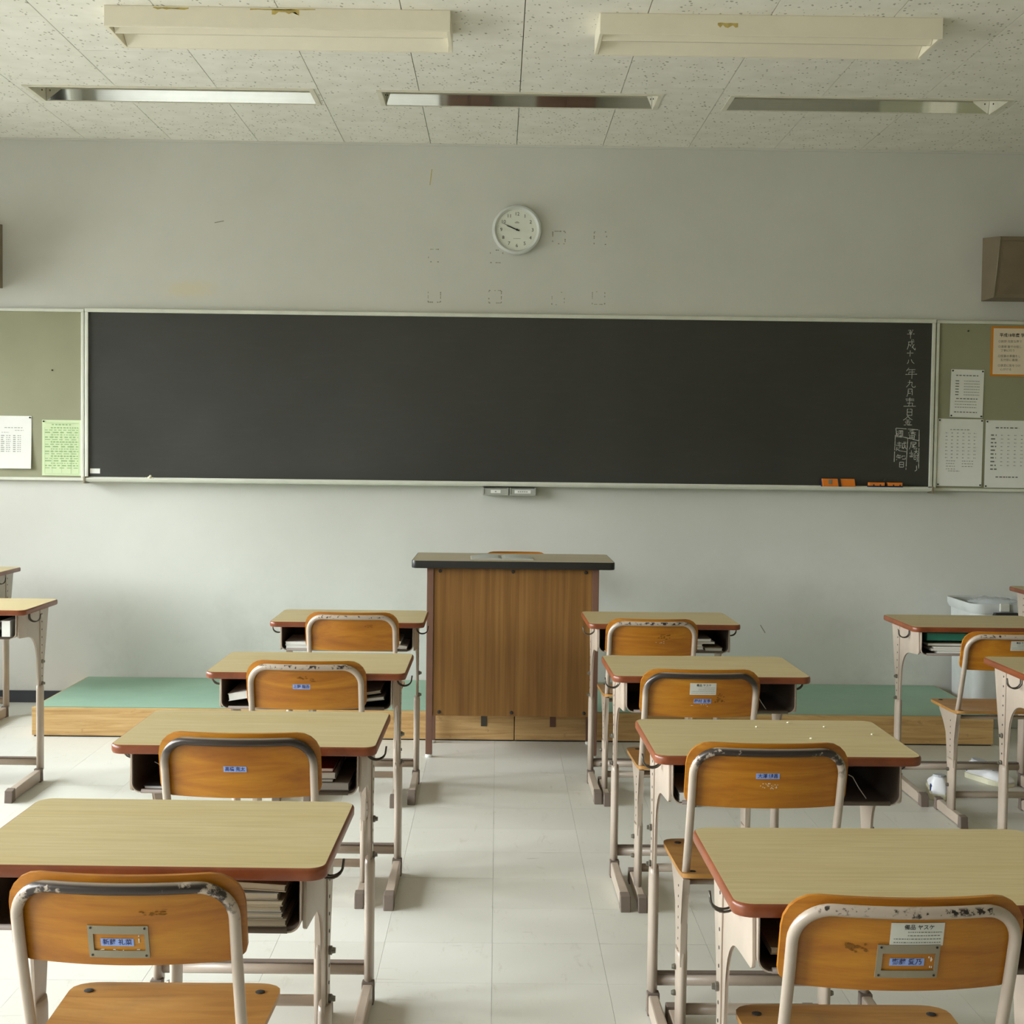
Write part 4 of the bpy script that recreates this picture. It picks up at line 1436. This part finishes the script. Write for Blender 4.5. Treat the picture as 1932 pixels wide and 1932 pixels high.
C = {}
C['L4'] = make_chair('school chair with grey name frame and blue label, no paper sticker, in the nearest row', (-.5565, 2.115, 0), 0, (.62, .16))
chair_specs = [
    ('L3', (-.566, 3.105, 0), 0, (0.95, 0.1), 'school chair with blue name label and whole top bar worn dark'),
    ('L2', (-.567, 4.205, 0), 0, (-0.3, 0.235), 'school chair with blue label under a brown smudge, top bar mostly cream'),
    ('L1', (-.553, 5.40, 0), 0, (-0.3, 0.2), 'school chair without any label, just left of the lectern'),
    ('R4', (.606, 2.038, 0), .01, (0.27, 0.18), 'school chair with white sticker above its grey name frame'),
    ('R3', (.603, 3.075, 0), .01, (0.62, 0.15), 'school chair with blue label over glue specks, pulled up to the crumb-strewn desk'),
    ('R2', (.615, 4.19, 0), .01, (0.88, 0.1), 'school chair with white paper sticker above a blue label, no name frame'),
    ('R1', (.608, 5.46, 0), .01, (0.0, 0.3), 'school chair without any label, just right of the lectern'),
    ('RR1', (1.905, 5.175, 0), .01, (-0.3, 0.16), 'school chair with white sticker only, among desks on the right, seat side visible'),
]
for k, loc, rz, wear, lab in chair_specs:
    c = dup(C['L4'], loc, rz, lab)
    for ch in c.children:
        if ch.name.startswith('back_frame'):
            ch.color = (*wear, 0, 1)
    c.scale.z = {'L1': 1.027, 'L2': 1.015, 'L3': 1.021, 'R3': 1.014}.get(k, 1.0)      # chairs are height-adjustable
    C[k] = c
c = dup(C['L4'], (.10, 7.43, PZ), math.pi, 'wooden school chair behind the lectern, only its back rim showing')
for ch in c.children:
    if ch.name.startswith('back_frame'):
        ch.color = (.9, 0, 0, 1)
c.scale = (.94, .94, .963)
C['T'] = c


ZD = -.009        # labels were measured against a slightly higher back


def drape(bm, x, z, lift):
    """lay a flat XZ mesh (facing -Y) on the curved rear face of the back panel at (x, z)"""
    for v_ in bm.verts:
        X, Y, Z = v_.co
        px_, pz_ = x + X, z + ZD + Z
        v_.co = (px_, yb(px_, pz_) + .0100 - lift + Y, pz_)
    return bm


def grid_box(bm, x0, x1, z0, z1, t, n=8, m_=4):
    """thin slab cut into a grid so that it can bend"""
    r = [[[bm.verts.new((x0 + (x1 - x0) * i / n, y, z0 + (z1 - z0) * j / m_)) for i in range(n + 1)] for j in range(m_ + 1)] for y in (-t, t)]
    for j in range(m_):
        for i in range(n):
            bm.faces.new((r[0][j][i], r[0][j][i + 1], r[0][j + 1][i + 1], r[0][j + 1][i]))
            bm.faces.new((r[1][j][i], r[1][j + 1][i], r[1][j + 1][i + 1], r[1][j][i + 1]))
    for j in range(m_):
        bm.faces.new((r[0][j][0], r[0][j + 1][0], r[1][j + 1][0], r[1][j][0]))
        bm.faces.new((r[0][j][n], r[1][j][n], r[1][j + 1][n], r[0][j + 1][n]))
    for i in range(n):
        bm.faces.new((r[0][0][i], r[1][0][i], r[1][0][i + 1], r[0][0][i + 1]))
        bm.faces.new((r[0][m_][i], r[0][m_][i + 1], r[1][m_][i + 1], r[1][m_][i]))


def label_plate(chair, x, z, w_, h_, s, size, name='name_label', mat='blue_label', ink='navy', lift=.0008):
    b = BM(); grid_box(b, -w_ / 2, w_ / 2, -h_ / 2, h_ / 2, .0003)
    o = new_obj(name, drape(b, x, z, lift), M[mat], chair)
    if s:
        new_obj('lettering', drape(text_bm(s, size, bold=size * .012), x, z, lift + .0006), M[ink], o)
    return o


def name_holder(chair, x, z, w_=.092, h_=.054):
    b = BM(); t_ = .012
    grid_box(b, -w_ / 2, w_ / 2, -h_ / 2, -h_ / 2 + t_, .0012, 8, 1); grid_box(b, -w_ / 2, w_ / 2, h_ / 2 - t_ - .002, h_ / 2, .0012, 8, 1)
    grid_box(b, -w_ / 2, -w_ / 2 + .008, -h_ / 2 + t_, h_ / 2 - t_ - .002, .0012, 1, 2); grid_box(b, w_ / 2 - .006, w_ / 2, -h_ / 2 + t_, h_ / 2 - t_ - .002, .0012, 1, 2)
    o = new_obj('name_frame', drape(b, x, z, .0014), M['holder'], chair)
    for sx_ in (-1, 1):
        for sz_ in (-1, 1):
            b = BM(); lathe(b, [(.0018, -.0013), (.0018, -.0022)], (sx_ * (w_ / 2 - .005), 0, sz_ * (h_ / 2 - .004)), 'y', 8); new_obj('rivet', drape(b, x, z, .0014), M['hole'], o)
    return o


def specks(chair, pts):
    b = BM()
    for x, z, w_, h_ in pts:
        z += ZD
        y = yb(x, z) + .0100
        box(b, x - w_, x + w_, y - .0009, y + .0003, z - h_, z + h_)
    o = new_obj('glue_specks', b, M['scrap'], chair)
    o['kind'] = 'stuff'


def smudge(chair, x, z, w_, h_, seed):
    """an old brown stain left on the varnish"""
    rq_ = random.Random(seed)
    b = BM()
    for q in range(16):
        cx_, cz_ = rq_.uniform(-w_, w_), rq_.uniform(-h_, h_)
        ww, hh = w_ * rq_.uniform(.08, .3), h_ * rq_.uniform(.1, .32)
        n_ = 7
        vs = [b.verts.new((cx_ + ww * math.cos(2 * math.pi * k / n_) * rq_.uniform(.6, 1.2), -.00005 * q, cz_ + hh * math.sin(2 * math.pi * k / n_) * rq_.uniform(.6, 1.2))) for k in range(n_)]
        b.faces.new(vs)
    o = new_obj('smudge', drape(b, x, z, .0006), M['smudge'], chair)
    o['kind'] = 'stuff'


M['smudge'] = simple('brown_smudge', (122, 80, 28), .7, spec=.2, var=.1)
smudge(C['L2'], .004, .688, .024, .007, 1)
smudge(C['R1'], .045, .672, .024, .010, 2)
smudge(C['R2'], .058, .655, .016, .014, 3)
smudge(C['L4'], .044, .683, .020, .005, 4)
smudge(C['R4'], -.075, .660, .016, .010, 5)
smudge(C['L1'], .066, .690, .014, .005, 6)
name_holder(C['L4'], -.009, .634)
label_plate(C['L4'], -.011, .633, .050, .0125, '新藤 礼菜', .0105)
name_holder(C['R4'], .003, .643)
label_plate(C['R4'], .002, .642, .051, .012, '齋藤 愛乃', .0105)
label_plate(C['R3'], -.003, .669, .052, .0128, '大澤 健昌', .0105)
label_plate(C['L3'], -.006, .661, .051, .0128, '高橋 亮太', .0105)
label_plate(C['R2'], .004, .645, .052, .0135, '梅村 友季', .0115)
label_plate(C['L2'], -.011, .664, .052, .0145, '上野 龍吾', .0115)
for k, x, z in (('R4', .013, .687), ('R2', .004, .683), ('RR1', .030, .690)):
    o = label_plate(C[k], x, z, .079, .0365, None, 0, 'paper_sticker', 'sticker')
    new_obj('lettering', drape(move_bm(text_bm('備品 ヤスケ', .0085, bold=.0001), Vector((.002, 0, .011))), x, z, .0014), M['ink'], o)
    b = BM(); rq = random.Random(4)
    for q in range(4):
        xx = -.034 if q > 1 else -.014
        while xx < .034:
            l = rq.uniform(.001, .004); box(b, xx, xx + l, -.0002, .0002, .003 - q * .0055, .0042 - q * .0055); xx += l + .0015
    o2 = new_obj('fine_print', drape(b, x, z, .0013), M['print'], o); o2['kind'] = 'stuff'
rs_ = random.Random(2)
specks(C['L4'], [(-.009 + rs_.uniform(-.03, .03), .617 + rs_.uniform(0, .004), rs_.uniform(.0005, .003), .0006) for _ in range(10)] + [(.022, .638 + rs_.uniform(-.006, .006), .0007, .0012) for _ in range(4)])
specks(C['R4'], [(.034 + rs_.uniform(-.003, .006), .640 + rs_.uniform(-.01, .01), .0006, .0014) for _ in range(7)])
specks(C['R3'], [(.0 + rs_.uniform(-.022, .022), .645 + rs_.uniform(-.006, .008), .0008, .0006) for _ in range(26)])
specks(C['R2'], [(.035 + rs_.uniform(-.006, .006), .67 + rs_.uniform(-.004, .004), .0009, .0009) for _ in range(8)] + [(-.01 + rs_.uniform(-.02, .03), .632 + rs_.uniform(-.004, .004), .001, .0008) for _ in range(7)])
specks(C['R1'], [(.03 + rs_.uniform(-.02, .02), .65 + rs_.uniform(-.006, .006), .001, .001) for _ in range(6)])

# crumbs on the second desk of the middle column
for q, (x, y) in enumerate(((-.015, .335), (.075, .395), (.155, .345), (.25, .255), (.09, .20))):
    b = BM(); bmesh.ops.create_icosphere(b, subdivisions=1, radius=.0034, matrix=Matrix.Diagonal((1, 1.2, .6, 1)))
    o = new_obj('crumb', b, M['sole']); o.location = (.661 + x, 3.125 + y, TOPZ + .0022)
    o.rotation_euler = (0, 0, q)
    tag(o, 'tiny pale crumb lying on the top of the crumb-strewn desk', 'crumb', 'crumbs on the desk top')

# ================================================================== BOOKS IN THE TRAYS
def book(desk, x0, x1, z, th, mat, label, y0=.05, dep=.22, tilt=0.0, pages='paper', yaw=0.0, cover=True):
    """closed book lying in a desk tray: page block between two cover boards, spine at x1"""
    d = D[desk]
    lift = {'LL1': .036, 'LL0': .05, 'RR0': .05}.get(desk, 0)
    c, s = math.cos(d.rotation_euler.z), math.sin(d.rotation_euler.z)
    cx, cy = (x0 + x1) / 2, y0 + dep / 2
    t = thing('book', label, 'book', (d.location.x + cx * c - cy * s, d.location.y + cx * s + cy * c, z + lift), 0, 'books in the desk trays')
    t.rotation_euler = (0, tilt, d.rotation_euler.z + yaw)
    h = (x1 - x0) / 2
    cv = min(.0015, th * .15)
    b = BM(); box(b, -h + .002, h - .002, -dep / 2 + .002, dep / 2 - .002, cv, th - cv); new_obj('pages', b, M[pages], t)
    b = BM(); box(b, -h, h, -dep / 2, dep / 2, 0, cv); box(b, -h, h, -dep / 2, dep / 2, th - cv, th); box(b, -h, h, dep / 2 - .0015, dep / 2, cv, th - cv); new_obj('cover', b, M[mat], t)
    return t


for nm, rgb in (('book_white', (228, 226, 220)), ('book_grey', (170, 166, 156)), ('book_red', (150, 52, 44)), ('book_green', (48, 124, 104)), ('book_tan', (186, 172, 146)), ('book_pale', (208, 202, 190)), ('book_dark', (70, 68, 68)), ('pages_tan', (196, 184, 160)), ('book_wine', (104, 46, 56))):
    M[nm] = simple(nm, rgb, .5, var=.04)
ZT = .5885
zz = ZT
for i, (th, x0, x1, mt) in enumerate(((.012, .02, .232, 'book_tan'), (.009, .03, .225, 'book_grey'), (.011, .015, .222, 'book_pale'), (.008, .035, .226, 'book_tan'), (.012, .03, .218, 'book_grey'))):
    book('L4', x0, x1, zz, th, mt, ['tan book at the bottom of the stack in the nearest left desk', 'grey book, second from bottom in the nearest left desk', 'pale book in the middle of the stack, nearest left desk', 'thin tan book, second from top in the nearest left desk', 'grey book, fourth up in the nearest left desk stack'][i], .05 + .004 * (i % 3), .24, pages='pages_tan')
    zz += th + .0006
book('L4', .01, .23, zz + .0068, .012, 'book_tan', 'slanting tan book topping the stack in the nearest left desk', .055, .24, tilt=.055, pages='pages_tan')
zz = ZT
for i, (th, x0, x1, mt, l) in enumerate(((.018, .05, .236, 'book_grey', 'thick grey book at the bottom, second left desk'), (.008, .06, .20, 'book_dark', 'dark book in the middle of the second left desk tray'), (.014, .04, .205, 'book_white', 'white book under the red one, second left desk'), (.010, .05, .20, 'book_red', 'red book on top of the pile, second left desk'))):
    book('L3', x0, x1, zz, th, mt, l, .055, .22)
    zz += th + .0006
book('L3', -.235, -.12, ZT, .008, 'book_dark', 'dark notebook in the tray left half, second left desk', .05, .2)
zz = ZT
book('L2', -.238, -.05, .6205, .022, 'book_white', 'thick white book slanting upward, third left desk', .042, .24, tilt=-.16)
book('L2', -.16, -.02, ZT, .011, 'book_pale', 'rolled pale booklet jutting under the slanting book, third left desk', .036, .2)
book('L2', .06, .236, .602, .010, 'book_grey', 'grey booklet leaning in the tray right half, third left desk', .05, .22, tilt=-.12)
book('L2', .05, .225, .618, .008, 'book_pale', 'pale booklet leaning above the grey one, third left desk', .06, .22, tilt=-.16, pages='pages_tan')
book('L1', -.242, -.03, ZT, .015, 'book_white', 'white book at the bottom left, farthest left desk', .038, .22)
book('L1', -.244, -.04, ZT + .0162, .013, 'book_white', 'white book stacked second, farthest left desk', .042, .22, tilt=-.01)
book('L1', .06, .235, .600, .014, 'book_white', 'white book sloping down rightward, farthest left desk', .038, .22, tilt=.13)
book('L1', .05, .21, .6195, .012, 'book_white', 'white book lying atop the sloping one, farthest left desk', .042, .22, tilt=.13)
zz = ZT
for i, (th, x0, x1, mt, l) in enumerate(((.006, .02, .165, 'book_dark', 'thin dark booklet at the bottom, desk right of the lectern'), (.012, .02, .160, 'book_white', 'white book low in the pile, desk right of the lectern'), (.010, .01, .155, 'book_pale', 'pale book mid pile, desk right of the lectern'), (.008, .02, .205, 'book_white', 'wide white booklet upper pile, desk right of the lectern'), (.012, .0, .19, 'book_grey', 'grey book topping the pile, desk right of the lectern'))):
    book('R1', x0, x1, zz, th, mt, l, .042 + .006 * (i % 2), .22)
    zz += th + .0006
book('R1', .165, .236, ZT, .013, 'book_tan', 'small tan notebook beside the pile, desk right of the lectern', .05, .18)
book('R3', -.243, -.09, ZT, .020, 'book_white', 'white notebook in the left tray end of the crumb-strewn desk', .036, .2)
zz = ZT
for i, (th, x0, x1, mt, l) in enumerate(((.016, -.215, .0, 'book_grey', 'grey book at the bottom, nearest middle desk'), (.011, -.235, -.02, 'book_tan', 'tan book in the middle, nearest middle desk'), (.013, -.205, -.01, 'book_grey', 'grey book on top, nearest middle desk'))):
    book('R4', x0, x1, zz, th, mt, l, .05 + .004 * i, .22, pages='pages_tan')
    zz += th + .0006
zz = ZT
for i, (th, x0, x1, mt, l) in enumerate(((.012, -.19, .02, 'book_white', 'white notebook at the bottom under the green file'), (.008, -.215, .0, 'book_pale', 'pale notebook, second up under the green file'), (.007, -.205, .01, 'book_white', 'white notebook, third up under the green file'))):
    book('RR1', x0, x1, zz, th, mt, l, .042, .22)
    zz += th + .0006
book('RR1', -.225, -.08, zz + .001, .010, 'book_tan', 'olive-tan booklet right beneath the green file', .06, .2)
book('RR1', -.232, .03, .641, .030, 'book_green', 'green file filling the top of the tray by the bin', .05, .3, pages='book_green')
zz = ZT
for i, (th, x0, x1, mt, l, tl) in enumerate(((.010, -.05, .135, 'book_white', 'white book at the bottom, left-edge desk', 0), (.009, -.04, .15, 'book_tan', 'tan book, second up in the left-edge desk', 0), (.016, -.01, .17, 'book_pale', 'pale wine-cornered book slanting down, left-edge desk', .13))):
    book('LL1', x0, x1, zz + (.012 if tl else 0), th, mt, l, .042, .22, tilt=tl)
    zz += th + .0006
book('LL1', .20, .236, ZT, .066, 'book_white', 'white upright box file at the tray right end, left-edge desk', .036, .24)
book('LL1', .10, .175, .642, .012, 'book_wine', 'wine-red booklet on top, left-edge desk', .06, .2, tilt=.13)

# loose wire bits in trays of the emptier desks
for k, x, y in (('R3', .19, .07), ('R2', .175, .07), ('L3', -.19, .08)):
    b = BM(); tube(b, [(0, 0, .0025), (-.012, .02, .022), (-.024, .03, .045), (-.034, .03, .05)], .0011, 6)
    o = new_obj('bent_wire', b, M['paper']); d = D[k]
    o.location = (d.location.x + x, d.location.y + y, .5884)
    tag(o, {'R3': 'thin white bent wire in the tray of the crumb-strewn desk', 'R2': 'thin white bent wire in the empty tray, third row', 'L3': 'thin white bent wire in tray left end, second left desk'}[k], 'wire')

# ================================================================== BIN
t = thing('waste_bin', 'pale grey plastic waste bin with black handle in the right corner', 'bin', (2.625, 7.29, 0))
BW, BD, BH = .222, .215, .635
b = BM()
secs = [(.86, .0), (.88, .004), (.97, BH - .05), (1.0, BH - .05), (1.04, BH - .03), (1.045, BH), (1.0, BH), (.96, BH - .006), (.90, .03)]
base = rrect(-1, 1, -1, 1, .3, 6)
rings = [[b.verts.new((x * BW * k_, y * BD * k_, z)) for x, y in base] for k_, z in secs]
n = len(base)
for i in range(len(rings) - 1):
    for k in range(n):
        b.faces.new((rings[i][k], rings[i][(k + 1) % n], rings[i + 1][(k + 1) % n], rings[i + 1][k]))
b.faces.new(rings[0]); b.faces.new(rings[-1])
auto_smooth(new_obj('bin_body', b, M['bin'], t), 35)
b = BM(); box(b, -.125, -.01, -BD * 1.0 - .05, -BD * 1.0 - .030, BH - .063, BH - .038, .004); box(b, -.120, -.105, -BD - .030, -BD * .95, BH - .060, BH - .042); box(b, -.030, -.015, -BD - .030, -BD * .95, BH - .060, BH - .042)
new_obj('handle', b, M['black'], t)
b = BM(); box(b, -.092, -.044, -BD * 1.04 - .014, -BD * 1.04 + .002, BH - .036, BH + .004, .003); new_obj('clip', b, M['sticker'], t)
b = BM()
rq = random.Random(9)
bmesh.ops.create_uvsphere(b, u_segments=18, v_segments=9, radius=.12)
for v_ in b.verts:
    v_.co *= rq.uniform(.8, 1.15)
    v_.co.z = v_.co.z * .24 + BH - .012
    v_.co.x -= .05
new_obj('plastic_bag', b, M['bag'], t, smooth=True)
for s, z, sz in (('ボ', .33, .075), ('下', .225, .075)):
    b = text_bm(s, sz)
    bmesh.ops.rotate(b, verts=b.verts, cent=(0, 0, 0), matrix=Matrix.Rotation(-math.pi / 2, 3, 'Z'))
    bmesh.ops.translate(b, verts=b.verts, vec=(-BW * (.88 + .09 * z / .585) - .0012, -.02, z))
    new_obj('lettering', b, M['print'], t)

# ================================================================== INDOOR SHOES
def make_shoe(label, loc, rz, tiltv=0.0):
    t = thing('indoor_shoe', label, 'shoe', loc, 0, 'white indoor shoes')
    t.rotation_euler = (tiltv, 0, rz)
    # sections along the length (y: heel 0 -> toe .235): half width, sole height, upper top
    secs = [(0, .020, .022), (.008, .029, .07), (.03, .033, .085), (.07, .033, .08), (.11, .036, .072), (.15, .042, .06), (.19, .043, .048), (.215, .036, .038), (.23, .022, .028)]
    b = BM(); N = 16
    rings = []
    for y, w_, hz in secs:
        ring = []
        for k in range(N):
            a = 2 * math.pi * k / N
            x = w_ * math.copysign(abs(math.cos(a)) ** .75, math.cos(a))
            z = .014 + (hz - .014) * (.5 + .5 * math.copysign(abs(math.sin(a)) ** .8, math.sin(a)))
            x *= 1 - .35 * max(0, (z - .03) / .07)
            ring.append(b.verts.new((x, y, z)))
        rings.append(ring)
    for i in range(len(rings) - 1):
        for k in range(N):
            b.faces.new((rings[i][k], rings[i][(k + 1) % N], rings[i + 1][(k + 1) % N], rings[i + 1][k]))
    b.faces.new(rings[0]); b.faces.new(rings[-1])
    auto_smooth(new_obj('upper', b, M['shoe'], t), 60)
    outl = [(-s_[1] * 1.08, s_[0]) for s_ in secs[::-1]] + [(s_[1] * 1.08, s_[0] - (.004 if i == 0 else 0)) for i, s_ in enumerate(secs)]
    b = BM(); prism(b, outl, 'z', 0, .022, .003); new_obj('sole', b, M['sole'], t)
    b = BM()
    for k in range(18):
        pass
    lathe(b, [(.025, 0), (.022, .006)], (0, 0, 0), 'z', 14)
    for v_ in b.verts:
        v_.co.y = v_.co.y * 1.7 + .058; v_.co.z += .0795 - (v_.co.y - .03) * .10
    new_obj('opening', b, M['lining'], t)
    for s in (-1, 1):
        b = BM(); prism(b, [(.004, .05), (.016, .03), (.020, .055)], 'x', s * .028, s * .0325); new_obj('heel_stripe', b, M['shoe_blue'], t)
    b = BM()
    for y, z in ((.115, .0725), (.132, .067), (.149, .0615)):
        tube(b, [(-.02, y, z - .004), (0, y, z + .002), (.02, y, z - .004)], .003, 6)
    new_obj('laces', b, M['lining'], t)
    return t


make_shoe('white indoor shoe standing behind a chair foot, blue heel marks towards viewer', (1.780, 5.585, 0), -.30).scale = (1.12, 1.05, 1.12)
make_shoe('white indoor shoe lying askew farther right, toe pointing right', (2.045, 6.02, 0), -2.66)
